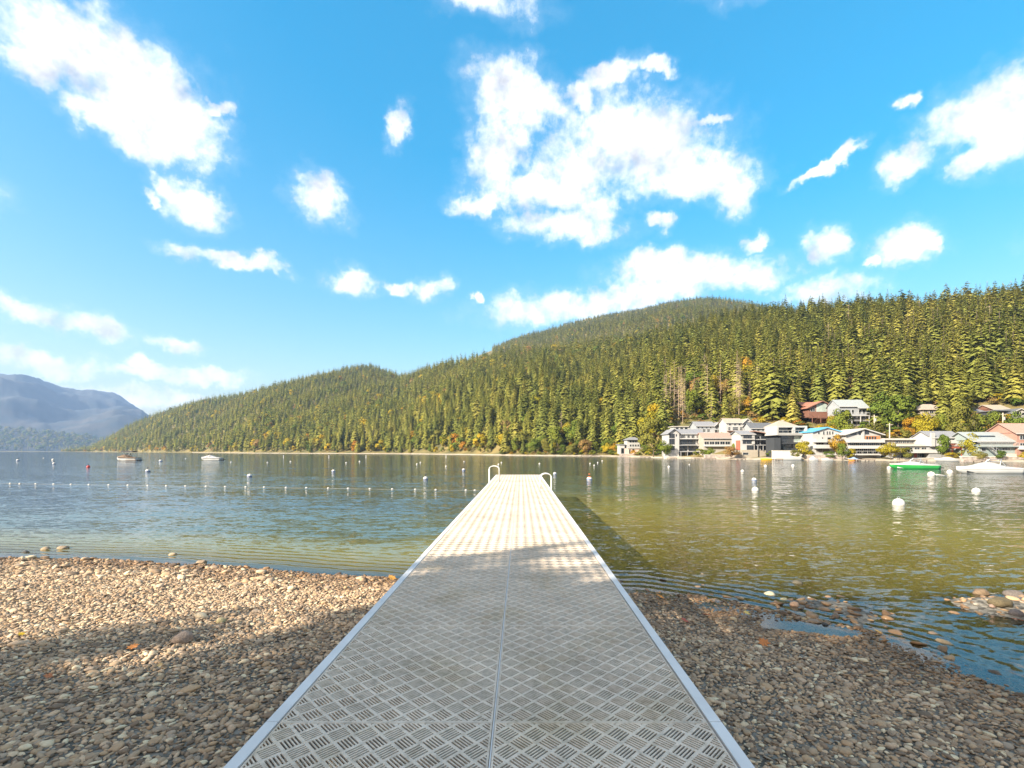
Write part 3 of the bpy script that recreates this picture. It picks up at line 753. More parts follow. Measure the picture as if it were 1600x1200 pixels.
    def balc(s, a, b, py, out=1.6, m=TRIM, rail='bars', rm=TRIM, h=1.0, d=0.0, posts=0, postbot=None):
        xa, xb, z = s.x(a, d), s.x(b, d), s.z(py, d - out)
        p = MB().box(xa, xb, d - out, d - .004, z - .22, z).build('balcony', m, s.root)
        r = MB()
        y = d - out + .05
        if rail == 'solid':
            r.box(xa, xb, y, y + .08, z + .003, z + h); r.box(xa, xa + .08, y + .083, d - .02, z + .003, z + h); r.box(xb - .08, xb, y + .083, d - .02, z + .003, z + h)
        else:
            r.box(xa, xb, y, y + .07, z + h - .08, z + h); r.box(xa, xb, y + .01, y + .06, z + .1, z + .16)
            n = max(3, int((xb - xa) / (.28 if rail == 'bars' else 1.5)))
            wd = .03 if rail == 'bars' else .05
            for k in range(n + 1):
                q = xa + (xb - xa - wd) * k / n; r.box(q, q + wd, y + .02, y + .05, z + .003, z + h - .083)
            r.box(xa, xa + .07, y + .073, d - .02, z + h - .08, z + h); r.box(xb - .07, xb, y + .073, d - .02, z + h - .08, z + h)
        r.build('railing', rm, p)
        for k in range(posts):
            q = xa + .1 + (xb - xa - .4) * k / max(1, posts - 1)
            MB().box(q, q + .2, d - out + .1, d - out + .3, s.z(postbot), z - .223).build('post', m, s.root)
        return p
    def open(s, a, t, b, bt, m=SHADE, d=0.0, deep=1.4):
        """porch or carport opening: a thin dark sheet on the front, painted as its shade"""
        return MB().box(s.x(a), s.x(b), d - .012, d - .004, s.z(bt), s.z(t)).build('opening', m, s.root)
    def stairs(s, a, t, b, bt, m, n=9, d=-1.0, w=1.0):
        st = MB()
        xa, za, xb, zb = s.x(a), s.z(t), s.x(b), s.z(bt)
        for k in range(n):
            u = k / (n - 1); x, z = xa + (xb - xa) * u, za + (zb - za) * u
            st.box(x - .2, x + .2, d - w, d, z - .06, z)
        st.tube([(xa, d - w - .05, za - .1), (xb, d - w - .05, zb - .1)], .1, 4); st.tube([(xa, d + .05, za - .1), (xb, d + .05, zb - .1)], .1, 4)
        o = st.build('stairs', m, s.root)
        r = MB(); r.tube([(xa, d - w - .05, za + .9), (xb, d - w - .05, zb + .9)], .05, 4)
        for k in range(5):
            u = k / 4; x, z = xa + (xb - xa) * u, za + (zb - za) * u
            r.tube([(x, d - w - .05, z - .1), (x, d - w - .05, z + .9)], .035, 4)
        r.build('handrail', m, o)

# small white house beyond the olive tree
h = House('small white three-level house on a pinkish stone base, nearest the wooded shore', 232, 977, 1001, 711)
h.wall(977, 1001, 700.5, 711, W_PINK); h.wall(980, 1000.5, 687, 700, W_WHITE, d0=.6); h.hip(980, 1000.5, 687, 683, R_GREY)
h.wall(969, 976.6, 695, 709, W_WHITE, d0=1.0); h.flat(969, 976.6, 695, R_GREY, d0=1.0)
for x in (984, 988, 992, 996): h.win(x, 688.5, x + 2.6, 691, d=.6); h.win(x, 695, x + 2.6, 697.5, d=.6)
h.balc(980, 1000.5, 700, 1.2, TRIM, 'bars', d=.6); h.win(971, 701, 974.5, 708, d=1.0, fr=DTRIM); h.win(988, 702.5, 991, 705.5); h.win(983, 703, 985, 710, name='door')
# big white four-storey house
h = House('large white four-storey house with dark roof, balconies and outside stair by the water', 183, 1044, 1099, 715)
h.wall(1044, 1060, 677, 715, W_WHITE, d0=-.9, d1=8); h.gable(1044, 1060, 677, 671, W_WHITE, R_GREY, d0=-.9, d1=8, trim=DTRIM)
h.wall(1060.1, 1099, 677.5, 715, W_WHITE, d1=9); h.sideroof(1060.1, 1099, 677.5, 671, W_WHITE, R_GREY, depth=9)
for t, b in ((678.5, 683.5), (686.5, 693.5), (697.5, 702.5)):
    h.win(1046, t, 1048.6, b, d=-.9, fr=DTRIM); h.win(1049.6, t, 1053.6, b, d=-.9, fr=DTRIM, panes=2)
h.win(1056, 679, 1057.4, 681.5, d=-.9, fr=DTRIM)
for a, b in ((1064, 1070), (1074.5, 1077.5), (1081, 1084.5), (1089, 1092)): h.win(a, 678.5, b, 683, fr=DTRIM)
h.win(1063, 687.5, 1073.5, 693.3, fr=DTRIM, panes=3); h.win(1075, 687.5, 1086, 693.3, fr=DTRIM, panes=3); h.win(1089.5, 688, 1092, 692, fr=DTRIM)
for a, b in ((1061.5, 1067), (1068, 1073), (1076.5, 1082), (1083, 1088)): h.win(a, 697, b, 703.5, fr=DTRIM)
h.win(1089.5, 698, 1093, 702, fr=DTRIM)
for a, b in ((1061.5, 1069.5), (1073, 1081), (1085.5, 1092)): h.win(a, 706.8, b, 712.5, fr=DTRIM, panes=2)
h.balc(1060.5, 1087.5, 695.2, 1.9, W_GREY, 'glass', DTRIM); h.balc(1060.5, 1092.5, 705.3, 2.1, W_GREY, 'glass', DTRIM, posts=4, postbot=715); h.balc(1061, 1090, 685.2, 1.2, TRIM, 'glass', TRIM)
h.stairs(1098.5, 698, 1091, 713, W_GREY, d=-1.2)
# row behind
h = House('low white flat-roofed building behind the four-storey white house', 208, 1053, 1086, 675); h.wall(1053, 1086, 667, 675, W_WHITE); h.flat(1053, 1086, 667, R_WHITE)
for x in (1056, 1063, 1070, 1078): h.win(x, 668.5, x + 4, 671)
h = House('white grey-roofed house with cross gable on the slope behind', 206, 1088, 1128, 679)
h.wall(1088, 1128, 665, 679, W_COOL); h.sideroof(1088, 1116, 665, 659, W_COOL, R_GREY); h.gable(1116.2, 1128, 665, 660, W_COOL, R_GREY, d0=-.5)
for x in (1090, 1096, 1103, 1109): h.win(x, 666, x + 2.6, 668.8)
for x in (1091, 1098, 1105): h.win(x, 671, x + 4, 674.5)
h.win(1118, 666, 1120.4, 669); h.win(1123, 666, 1125.4, 669); h.win(1117, 672, 1121, 675); h.win(1122.5, 672, 1126.5, 675); h.balc(1089, 1115, 675.5, 1.3, TRIM, 'bars')
h = House('long white house with faded red roof and a row of five windows', 177, 1099.5, 1144, 700)
h.wall(1099.5, 1144, 684, 700, W_CREAM); h.sideroof(1099.5, 1144, 684, 676.5, W_CREAM, R_PINK, depth=8)
for x in (1101, 1110, 1119.5, 1130): h.win(x, 685, x + 5, 686.6)
for k in range(5): h.win(1101 + 8.2*k, 690.5, 1107.4 + 8.2*k, 694, panes=2)
h.balc(1099.5, 1141, 696.6, 1.2, TRIM, 'solid', h=.5); h.wall(1145, 1153, 678, 700, W_PINK, d0=2, d1=8, name='annex')
h = House('white house with tan roof high above the long red-roofed one', 198, 1135, 1173, 676)
h.wall(1135, 1173, 660, 676, W_WHITE); h.sideroof(1135, 1160, 660, 654, W_WHITE, R_TAN); h.gable(1160.5, 1173, 660, 654.5, W_WHITE, R_TAN, d0=-.4)
for a, b in ((1138, 1141), (1145, 1153), (1156, 1160), (1163, 1166), (1168, 1171)): h.win(a, 668, b, 672)
for a in (1139, 1147, 1154, 1164): h.win(a, 661.5, a + 3, 664)
h.balc(1136, 1160, 673, 1.4, W_BROWN, 'bars', TRIM)
h = House('house with dark grey roof between the tan-roofed and the black and white ones', 190, 1174, 1209, 676)
h.wall(1174, 1209, 668.5, 676, W_COOL); h.sideroof(1174, 1209, 668.5, 661, W_COOL, R_DARK)
for a in (1176, 1183, 1190, 1198): h.win(a, 669.8, a + 3.6, 672.6)
# three-storey, black balconies
h = House('white three-storey house with black balconies on a tan concrete base', 161, 1157, 1206, 716)
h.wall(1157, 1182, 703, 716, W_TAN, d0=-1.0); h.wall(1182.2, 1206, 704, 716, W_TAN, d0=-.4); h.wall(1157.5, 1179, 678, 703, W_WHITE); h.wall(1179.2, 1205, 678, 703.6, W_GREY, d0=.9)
h.sideroof(1157, 1178, 678, 673.5, W_WHITE, R_GREY); h.slab = None
MB().slab((h.x(1177), -.9, h.z(673)), (h.x(1206), -.9, h.z(678)), (h.x(1206), 7.5, h.z(678)), (h.x(1177), 7.5, h.z(673)), .2).build('roof', R_PINK, h.root)
h.win(1162, 679, 1167, 684, fr=DTRIM, panes=2); h.win(1168.5, 679, 1174, 684, fr=DTRIM, panes=2); h.win(1161, 688, 1165, 692.5, fr=DTRIM); h.win(1167, 688, 1173.5, 692.5, fr=DTRIM, panes=2)
h.win(1167.5, 696.5, 1177, 702, fr=DTRIM, panes=3); h.wall(1174.8, 1178.8, 679, 694, W_WHITE, d0=-.25, d1=-.004, name='chimney')
for t, b in ((679, 684.6), (687.6, 693.6), (696.8, 702)):
    h.win(1180.5, t, 1186, b, d=.9, fr=DTRIM, panes=2); h.win(1189.5, t, 1203, b, d=.9, fr=DTRIM, panes=3)
h.balc(1179.5, 1205, 686.3, 1.6, W_GREY, 'glass', DTRIM, d=.9); h.balc(1179.5, 1206, 695, 1.8, W_GREY, 'glass', DTRIM, d=.9, posts=4, postbot=704); h.balc(1158, 1178, 685.8, .9, TRIM, 'glass', DTRIM)
h.wall(1156, 1161, 688, 703, W_REDWOOD, d0=.3, d1=3, name='side_door_bay')
h.win(1161, 707.5, 1169, 710.2, d=-1.0)
# modern black and white
h = House('modern house with white framed upper box over black glazed lower floors', 154, 1212, 1259, 704)
h.wall(1212, 1214.5, 665.5, 680, W_WHITE, d0=-.8); h.wall(1256, 1259, 665.5, 704, W_WHITE, d0=-.8, d1=-.004); h.wall(1236.8, 1240.4, 668, 677, W_WHITE, d0=-.8, d1=-.004, name='mullion_wall')
h.wall(1214.6, 1255.9, 665.5, 668, W_WHITE, d0=-.8, name='lintel'); h.wall(1214.6, 1255.9, 677, 680.2, W_WHITE, d0=-.8, name='floor_band')
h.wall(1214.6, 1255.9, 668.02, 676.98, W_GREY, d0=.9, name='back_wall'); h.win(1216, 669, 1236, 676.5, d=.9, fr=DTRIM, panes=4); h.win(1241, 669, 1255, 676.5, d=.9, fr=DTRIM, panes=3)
h.wall(1219, 1255.9, 680.22, 704, W_DARK, d0=.7); h.wall(1209, 1218.8, 684, 704, W_DARK, d0=-.4, d1=5, name='stair_tower')
h.win(1221, 681.5, 1238.5, 691, d=.7, fr=DTRIM, panes=4); h.win(1241, 681.5, 1255.5, 690, d=.7, fr=TRIM, gl=GLASS_L, panes=3); h.win(1222, 695, 1236, 702.6, d=.7, fr=DTRIM, panes=3); h.win(1239, 695, 1254, 702.6, d=.7, fr=DTRIM, panes=3)
h.balc(1219, 1256, 692.6, 1.6, W_DARK, 'glass', DTRIM, d=.7); h.balc(1215, 1256, 677, .1, W_WHITE, 'glass', TRIM, d=-.85)
h.hip(1218, 1248, 665.3, 657, R_TAN, d0=1.5, flat=.15); MB().box(h.x(1234), h.x(1236.5), 4.2, 4.9, h.z(662), h.z(654.5)).build('chimney', W_TAN, h.root)
# blue roof
h = House('white house with bright blue gable roof and blue side trim', 148, 1270, 1313, 707)
h.wall(1270, 1313, 674.5, 707, W_WHITE); h.gable(1270, 1313, 674.5, 668, W_WHITE, R_BLUE, trim=W_BLUE)
for a in (1286, 1291.5, 1295.5, 1300): h.win(a, 674.6, a + 2, 678.4)
h.win(1278, 675, 1280.5, 677.5); h.win(1293, 683.8, 1298, 686.4); h.win(1284, 684, 1286, 688); h.win(1275.5, 692.4, 1286, 695, panes=3); h.win(1292, 692.4, 1298, 695, panes=2); h.win(1305, 693, 1307, 696); h.win(1309, 693, 1311, 696)
h.win(1275.5, 700.5, 1295, 705.5, gl=SHADE, panes=2, name='garage_door'); h.balc(1270.5, 1288, 690, 1.5, TRIM, 'solid', h=.9); h.balc(1270.5, 1300, 699.5, 1.5, TRIM, 'solid', h=.9)
MB().box(h.x(1305), h.x(1313.1), -.06, -.004, h.z(686), h.z(676.5)).build('side_trim', W_BLUE, h.root); h.win(1307, 678, 1311, 681, d=-.07)
# brown chalet
h = House('dark brown gabled chalet with wide deck, high above the blue-roofed house', 178, 1263, 1304, 660)
h.wall(1264, 1303, 636.5, 652, W_BROWN); h.gable(1263, 1304, 636.5, 627, W_BROWN, R_RED, trim=W_BROWN, over=.9); h.wall(1278, 1297, 652.2, 660, W_BROWN, d0=.5)
h.win(1276, 630.5, 1291, 642.5, gl=GLASS_L, panes=4); h.win(1267, 638, 1273, 642, panes=2); h.win(1295, 638, 1301, 642, panes=2); h.balc(1263.5, 1304, 652, 2.2, W_BROWN, 'bars', W_BROWN, h=1.6, posts=4, postbot=661)
MB().slab((h.x(1262), 3.0, h.z(633)), (h.x(1304), 3.0, h.z(633)), (h.x(1304), 8, h.z(625)), (h.x(1262), 8, h.z(625)), .2).build('rear_roof', R_RED, h.root)
# grey-white large
h = House('tall white house with pale grey stepped roof beside the brown chalet', 176, 1312, 1354, 665)
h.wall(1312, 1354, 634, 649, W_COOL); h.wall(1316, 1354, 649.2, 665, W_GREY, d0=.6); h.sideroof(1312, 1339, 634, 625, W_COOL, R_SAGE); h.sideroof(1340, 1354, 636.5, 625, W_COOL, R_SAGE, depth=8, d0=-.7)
for a, b in ((1315, 1319), (1322, 1327), (1331, 1334), (1342, 1345), (1348, 1352)): h.win(a, 641, b, 645.5, d=-.0 if a < 1340 else 0)
for a, b in ((1318, 1326), (1331, 1337), (1341, 1352)): h.win(a, 651, b, 655.5, d=.6, panes=2); h.win(a, 658.5, b, 663, d=.6, panes=2)
h.balc(1312, 1354, 649, 1.8, TRIM, 'glass', TRIM, posts=4, postbot=665); h.balc(1317, 1354, 657.2, 1.4, W_GREY, 'bars', TRIM, d=.6)
# orange wood
h = House('white gabled house with cedar-wood porch and two long white balconies', 143, 1322, 1376, 711)
h.wall(1322, 1376, 678.5, 711, W_WHITE); h.gable(1321, 1376, 678.5, 670, W_WHITE, R_WHITE, over=.8)
h.win(1330, 675.6, 1337, 678.6, fr=DTRIM, panes=2); h.win(1342, 674, 1344.6, 678.6, fr=DTRIM); h.win(1351, 673.2, 1357, 677.6, fr=DTRIM, panes=2); MB().box(h.x(1346), h.x(1349.5), -.35, -.004, h.z(690), h.z(670.5)).build('chimney', W_WHITE, h.root)
h.wall(1350, 1375, 681, 688.3, W_ORANGE, d0=-.06, d1=-.004, name='cedar_panel')
for k in range(4): h.win(1353.5 + 4.2*k, 682.6, 1356.3 + 4.2*k, 687.6, d=-.07, fr=W_ORANGE)
for k in range(8): h.win(1325 + 6.2*k, 691.6, 1330 + 6.2*k, 697, fr=TRIM, panes=2); h.win(1325 + 6.2*k, 701, 1330 + 6.2*k, 707.6, fr=TRIM, panes=2)
h.balc(1322, 1377, 690.3, 1.5, TRIM, 'solid', h=.7); h.balc(1322, 1377, 699.8, 1.8, TRIM, 'solid', h=.7); h.balc(1330, 1372, 710, 2.4, TRIM, 'glass', TRIM)
# long flat
h = House('long low white house with two flat roofs and a dark red door', 139, 1404, 1463, 717)
h.wall(1404, 1463, 697.4, 707, W_CREAM); h.flat(1404, 1463, 697.2, R_WHITE, th=.55); h.wall(1404, 1463, 707.1, 717, W_GREY, d0=.8); h.wall(1397, 1452, 687, 697, W_TAN, d0=3.5, d1=9); h.flat(1396, 1452, 687, R_WHITE, d0=3.2, th=.45)
for k in range(9): h.win(1399 + 5.8*k, 689, 1403.6 + 5.8*k, 692, d=3.5, panes=2)
for k in range(5): h.win(1407 + 11*k, 699.8, 1414.5 + 11*k, 702.8, panes=2)
h.balc(1404, 1463, 706.6, 1.5, TRIM, 'solid', h=.8)
h.win(1428.5, 708.5, 1432, 716.4, d=.8, gl=W_REDWOOD, fr=W_REDWOOD, name='door'); h.win(1434, 709, 1443, 715, d=.8, panes=3); h.win(1446, 709, 1459, 715, d=.8, panes=3); h.win(1408, 709, 1424, 715, d=.8, panes=3)
# white with red deck
h = House('white grey-roofed house with a red wooden deck and red stairs', 137, 1453, 1504, 711)
h.wall(1453, 1504, 683, 697, W_WHITE); h.wall(1453, 1459, 676.5, 697.5, W_WHITE, d0=-.5, d1=-.004, name='chimney_wall'); h.sideroof(1456, 1501, 683, 674, W_WHITE, R_GREY); h.wall(1456, 1500, 697.2, 711, W_GREY, d0=.8)
for a in (1472, 1481, 1490): h.win(a, 683.8, a + 4, 687, fr=DTRIM, panes=2)
h.win(1481, 692, 1487, 697, fr=DTRIM, panes=2); h.balc(1480, 1511, 699.2, 1.6, W_REDWOOD, 'bars', W_REDWOOD, posts=3, postbot=712); h.balc(1468, 1505, 691.4, .8, TRIM, 'solid', h=.7)
h.stairs(1496, 700, 1514, 713, W_REDWOOD, d=-1.8); h.win(1478, 702, 1484, 708, d=.8); h.win(1462, 702, 1470, 708, d=.8, panes=2)
# sage
h = House('sage green two-storey house with long grey-green roof and outside stair', 131, 1522, 1586, 709)
h.wall(1522, 1584, 687.6, 697, W_SAGE); h.wall(1527, 1586.5, 697.2, 709, W_SAGE, d0=-.5); h.sideroof(1521, 1584, 687.6, 675.5, W_SAGE, R_SAGE, depth=8, over=.7)
MB().slab((h.x(1532), 1.35, h.z(681.6)), (h.x(1563), 1.35, h.z(681.6)), (h.x(1563), 1.75, h.z(680.2)), (h.x(1532), 1.75, h.z(680.2)), .5).build('skylight', GLASS, h.root)
h.win(1523, 688.5, 1529, 692.5, fr=DTRIM, panes=2); h.win(1552, 699.6, 1560, 704, d=-.5, panes=2); h.win(1534, 700, 1540, 704, d=-.5); h.win(1566, 700, 1578, 703, d=-.5, panes=3); h.win(1545, 689.5, 1556, 692.5, panes=2); h.win(1562, 689.5, 1575, 692.5, panes=3)
h.balc(1527, 1586, 697.2, 1.0, W_SAGE, 'bars', TRIM, d=-.5); h.stairs(1533, 697.5, 1550, 712, W_GREY, d=-1.7); h.wall(1570, 1590, 709.1, 716, W_PINK, d0=-.9, name='base_wall')
# salmon red
h = House('salmon red house cut by the edge of the picture beside the sage green one', 130, 1589, 1650, 712)
h.wall(1589, 1650, 676, 712, W_RED); h.sideroof(1588, 1650, 676, 662, W_RED, R_PINK, depth=9)
for a in (1594, 1606, 1620, 1634): h.win(a, 681, a + 7, 686, panes=2); h.win(a, 693, a + 7, 698, panes=2)
h.balc(1590, 1650, 701, 1.5, TRIM, 'solid', h=.8)
# upper cottages
h = House('tan hip-roofed cottage among the trees above the long flat-roofed house', 172, 1440, 1482, 648)
h.wall(1441, 1481, 640, 648, W_TAN); h.hip(1440, 1482, 640, 631.5, R_TAN, flat=.25)
for a in (1444, 1453, 1462, 1471): h.win(a, 641.5, a + 5, 645, panes=2)
h = House('white gable-fronted cottage at the far upper edge of the village', 160, 1581, 1606, 652)
h.wall(1581, 1606, 645, 652, W_WHITE); h.gable(1580, 1607, 645, 638.5, W_WHITE, R_DARK); h.win(1585, 645.3, 1592, 648, panes=2); h.win(1597, 645.3, 1602, 648)
h.wall(1560, 1580.5, 642, 649, W_DARK, d0=1.2, name='carport'); h.flat(1560, 1580, 642, R_DARK, d0=1.0)
h = House('brown-roofed cabin half hidden behind the white gable-fronted cottage', 184, 1552, 1577, 645)
h.wall(1553, 1576, 639, 645, W_BROWN); h.sideroof(1552, 1577, 639, 633, W_BROWN, R_TAN); h.win(1557, 640, 1562, 643); h.win(1567, 640, 1572, 643)
h = House('little violet-grey roofed cabin in the trees above the sage green house', 176, 1521, 1541, 649)
h.wall(1522, 1540, 644, 649, W_BROWN); h.sideroof(1521, 1541, 644, 639.5, W_BROWN, R_GREY); h.win(1526, 645, 1530, 647.6); h.win(1533, 645, 1537, 647.6)

# ------------------------------------------------------------------ forest and garden trees
def hill_1(px, Y): return float(hill_z(np.array([px]), np.array([Y]))[0])
def blocked(px, Y, H):
    for h in HOUSES:
        mg = 17 if h.pybase < 700 else 7
        if h.px0 - mg < px < h.px1 + mg and Y < h.Y + 9:
            if Y < h.Y - 4 and VY - (hill_1(px, Y) + H - CAMZ) * FPX / Y > h.pybase - 1: continue
            return True
        if h.px0 - 13 < px < h.px1 + 13 and h.Y - 3 < Y < h.Y + 11: return True
    return False
cand = []
def jgrid(x0, x1, y0, y1, step):
    gx, gy = np.meshgrid(np.arange(x0, x1, step), np.arange(y0, y1, step), indexing='ij')
    return (gx + rng.uniform(-.45, .45, gx.shape) * step).ravel(), (gy + rng.uniform(-.45, .45, gy.shape) * step).ravel()
fx, fy = [], []
for (x0, x1, y0, y1, st) in ((-90, 520, 110, 420, 6.1), (-500, 620, 420, 800, 7.2), (-1300, 700, 800, 1800, 9.4), (-1900, -900, 1100, 2100, 10.0)):
    a_, b_ = jgrid(x0, x1, y0, y1, st)
    if st == 10.0:
        k_ = (a_ < -1300) | (b_ > 1800); a_, b_ = a_[k_], b_[k_]
    fx.append(a_); fy.append(b_)
fx = np.concatenate(fx); fy = np.concatenate(fy)
fpx = VX + FPX * fx / fy
fs = fy - Ds(fpx); fdr = np.interp(fpx, T_PX, T_DR)
backhill = (fy > np.maximum(fdr + 30, 650)) & (fy < DB + 10) & (fpx > 770) & (fpx < 1330)
ok = (fpx > 95) & (fpx < 1730) & (fs > 5) & ((fy < fdr + 12) | backhill)
fx, fy, fpx, fs, backhill = fx[ok], fy[ok], fpx[ok], fs[ok], backhill[ok]
fz = hill_z(fpx, fy)
# hidden far below the ridge line of the front hill: leave out
fpy = VY - (fz + 26 - CAMZ) * FPX / fy
front_top = np.interp(fpx, T_PX, T_TOP)
keep = ~(backhill & (fpy > front_top + 14)); fx, fy, fpx, fs, fz, fpy = (q[keep] for q in (fx, fy, fpx, fs, fz, fpy))
patch = np.array([noise.noise((x * .011, y * .011, 3.3)) for x, y in zip(fx, fy)])
conifers, broad, snags = [], [], []
for X, Y, px, s, z, pt, py in zip(fx, fy, fpx, fs, fz, patch, fpy):
    H = random.triangular(12, 31, 21) * (1.0 if Y < 600 else .92)
    if s < 14 and px < 1040: H *= random.uniform(.55, .9)
    town = px > 1036 and s < 46
    if blocked(px, Y, H): continue
    if px > 1036 and s < 30: continue
    r_ = random.random()
    if 1035 < px < 1185 and 560 < py + 10 < 640 and r_ < .55: snags.append((X, Y, z, H * .95)); continue
    if r_ > .994: snags.append((X, Y, z, H * .9)); continue
    pd = .70 if s < 16 and px < 1040 else (.35 if s < 34 else .10 + .9 * max(0, pt - .2))
    if 1140 < px < 1235 and 600 < py + 20 < 668: pd = .75
    if random.random() < pd:
        c = random.choices(('green', 'yellow', 'orange', 'russet', 'olive'), (.24, .42, .12, .07, .30) if s < 40 else (.36, .26, .05, .08, .4))[0]
        broad.append((X, Y, z, H * random.uniform(.42, .62), c)); continue
    conifers.append((X, Y, z, H))
conifers.sort(key=lambda t: t[1]); broad.sort(key=lambda t: t[1]); snags.sort(key=lambda t: t[1])
inview = lambda t: 0 < VX + FPX * t[0] / t[1] < 1615
near = [t for t in conifers if inview(t)][:300]; nset = set(near)
ANCHOR = [(700, 'the shore left of the dock end'), (900, 'the shore beyond the dock end'), (975, 'the low plank dock'), (1010, 'the small three-level house'), (1045, 'the big olive tree'), (1100, 'the four-storey white house'),
          (1135, 'the grey cross-gabled house'), (1175, 'the tan-roofed white house'), (1212, 'the dark grey roof'), (1262, 'the modern black and white house'), (1306, 'the brown chalet'), (1358, 'the tall stepped-roof house'),
          (1400, 'the left utility pole'), (1438, 'the widest golden bush'), (1484, 'the tan hip-roofed cottage'), (1520, 'the red-decked house'), (1545, 'the violet-grey cabin'), (1580, 'the brown-roofed cabin'), (1700, 'the white gable-fronted cottage')]
def place(X, Y):
    px = VX + FPX * X / Y; s = Y - float(Ds(px))
    a = next((t for lim, t in ANCHOR if px < lim), ANCHOR[-1][1])
    return ('low on the slope', 'midway up the slope', 'high on the slope')[0 if s < 55 else 1 if s < 110 else 2] + ' above ' + a
for k, (X, Y, z, H) in enumerate(near):
    plant('conifer', k, X, Y, z, H, random.uniform(.95, 1.3), ('tall' if H > 21.5 else 'smaller') + ' conifer ' + place(X, Y), 'conifers on the lower slope')
rest = [t for t in conifers if t not in nset]
P = [(t[0], t[1], t[2]) for t in rest]
FOREST = NEAR_C + FAR_C + [FAR_D[k] for k in ('green', 'yellow', 'orange', 'russet', 'olive')] + SNAGS
idx = [random.randrange(5) if t[1] < 560 else 5 + random.randrange(3) for t in rest]
sc = [(t[3] * (w := random.uniform(.95, 1.3)), t[3] * w, t[3]) for t in rest]
CK = ['green', 'yellow', 'orange', 'russet', 'olive']
nb = [t for t in broad if inview(t)][:150]; nbs = set(nb)
LAB = {'green': 'green leafy tree ', 'yellow': 'yellow autumn tree ', 'orange': 'orange autumn tree ',
       'russet': 'russet autumn tree ', 'olive': 'olive leafy tree '}
for k, (X, Y, z, H, c) in enumerate(nb):
    plant('broad', k, X, Y, z, H, random.uniform(.9, 1.25), LAB[c] + place(X, Y), c + ' leafy trees along the wooded shore', c)
for t in broad:
    if t in nbs: continue
    P.append(t[:3]); idx.append(8 + CK.index(t[4])); sc.append((t[3] * 1.1, t[3] * 1.1, t[3]))
ns = [t for t in snags if inview(t)][:80]; nss = set(ns)
for k, (X, Y, z, H) in enumerate(ns):
    o = link('dead_tree', SNAGS[k % 4], None, (X, Y, z)); o.scale = (H * 1.3, H * 1.3, H); o.rotation_euler.z = random.uniform(0, 6)
    tag(o, 'bare grey dead conifer ' + place(X, Y), 'dead tree', 'dead conifers on the slope')
for t in snags:
    if t in nss: continue
    P.append(t[:3]); idx.append(13 + random.randrange(4)); sc.append((t[3], t[3], t[3]))
rot = np.zeros((len(P), 3)); rot[:, 2] = rng.uniform(0, 6.28, len(P)); rot[:, :2] = rng.normal(0, .025, (len(P), 2))
tag(scatter('forest', FOREST, P, rot, sc, idx), 'distant conifer forest covering the hills behind the lake', 'forest', kind='stuff')
print('FOREST', len(P), 'near', len(near), 'broad', len(broad), len(nb), 'snags', len(snags))
# undergrowth between trunks and along the shore: low leafy bushes nobody could count
ux, uy = jgrid(-90, 560, 112, 330, 4.2); upx = VX + FPX * ux / uy; us = uy - Ds(upx)
ok = (upx > 640) & (upx < 1680) & (us > 3) & (us < 70); ux, uy, upx, us = ux[ok], uy[ok], upx[ok], us[ok]
uz = hill_z(upx, uy)
U = [(x, y, z) for x, y, z, p_, s_ in zip(ux, uy, uz, upx, us) if not (blocked(p_, y, 2) and any(hh.px0 - 2 < p_ < hh.px1 + 2 and hh.Y - 3.5 < y < hh.Y + 9 for hh in HOUSES)) and not (p_ > 1036 and s_ < 7)]
urot = np.zeros((len(U), 3)); urot[:, 2] = rng.uniform(0, 6.28, len(U))
us_ = rng.uniform(1.6, 3.4, len(U)); uscl = np.stack([us_ * 1.9, us_ * 1.9, us_], 1)
tag(scatter('undergrowth', [FAR_D[k] for k in CK], U, urot, uscl, rng.choice(5, len(U), p=(.3, .22, .12, .1, .26))), 'low autumn bushes and brush between the trees and houses', 'undergrowth', kind='stuff')
# trees on the foothill at the end of the lake
bx, by = jgrid(-3600, -1800, 2920, 3320, 26); bpx = VX + FPX * bx / by; ok = (bpx > -90) & (bpx < 190); bx, by, bpx = bx[ok], by[ok], bpx[ok]
bz = (CAMZ + (VY - np.interp(bpx, F_PX, F_TOP)) * 3300 / FPX - 10) * np.clip((by - 2900) / 400, 0, 1)
brot = np.zeros((len(bx), 3)); brot[:, 2] = rng.uniform(0, 6, len(bx)); bs = rng.uniform(18, 32, len(bx))
tag(scatter('foothill_forest', FAR_C + [FAR_D['green'], FAR_D['olive']], np.stack([bx, by, bz], 1), brot, np.stack([bs * 1.4, bs * 1.4, bs], 1), rng.integers(0, 5, len(bx))), 'hazy blue-green woods at the far end of the lake', 'forest', kind='stuff')

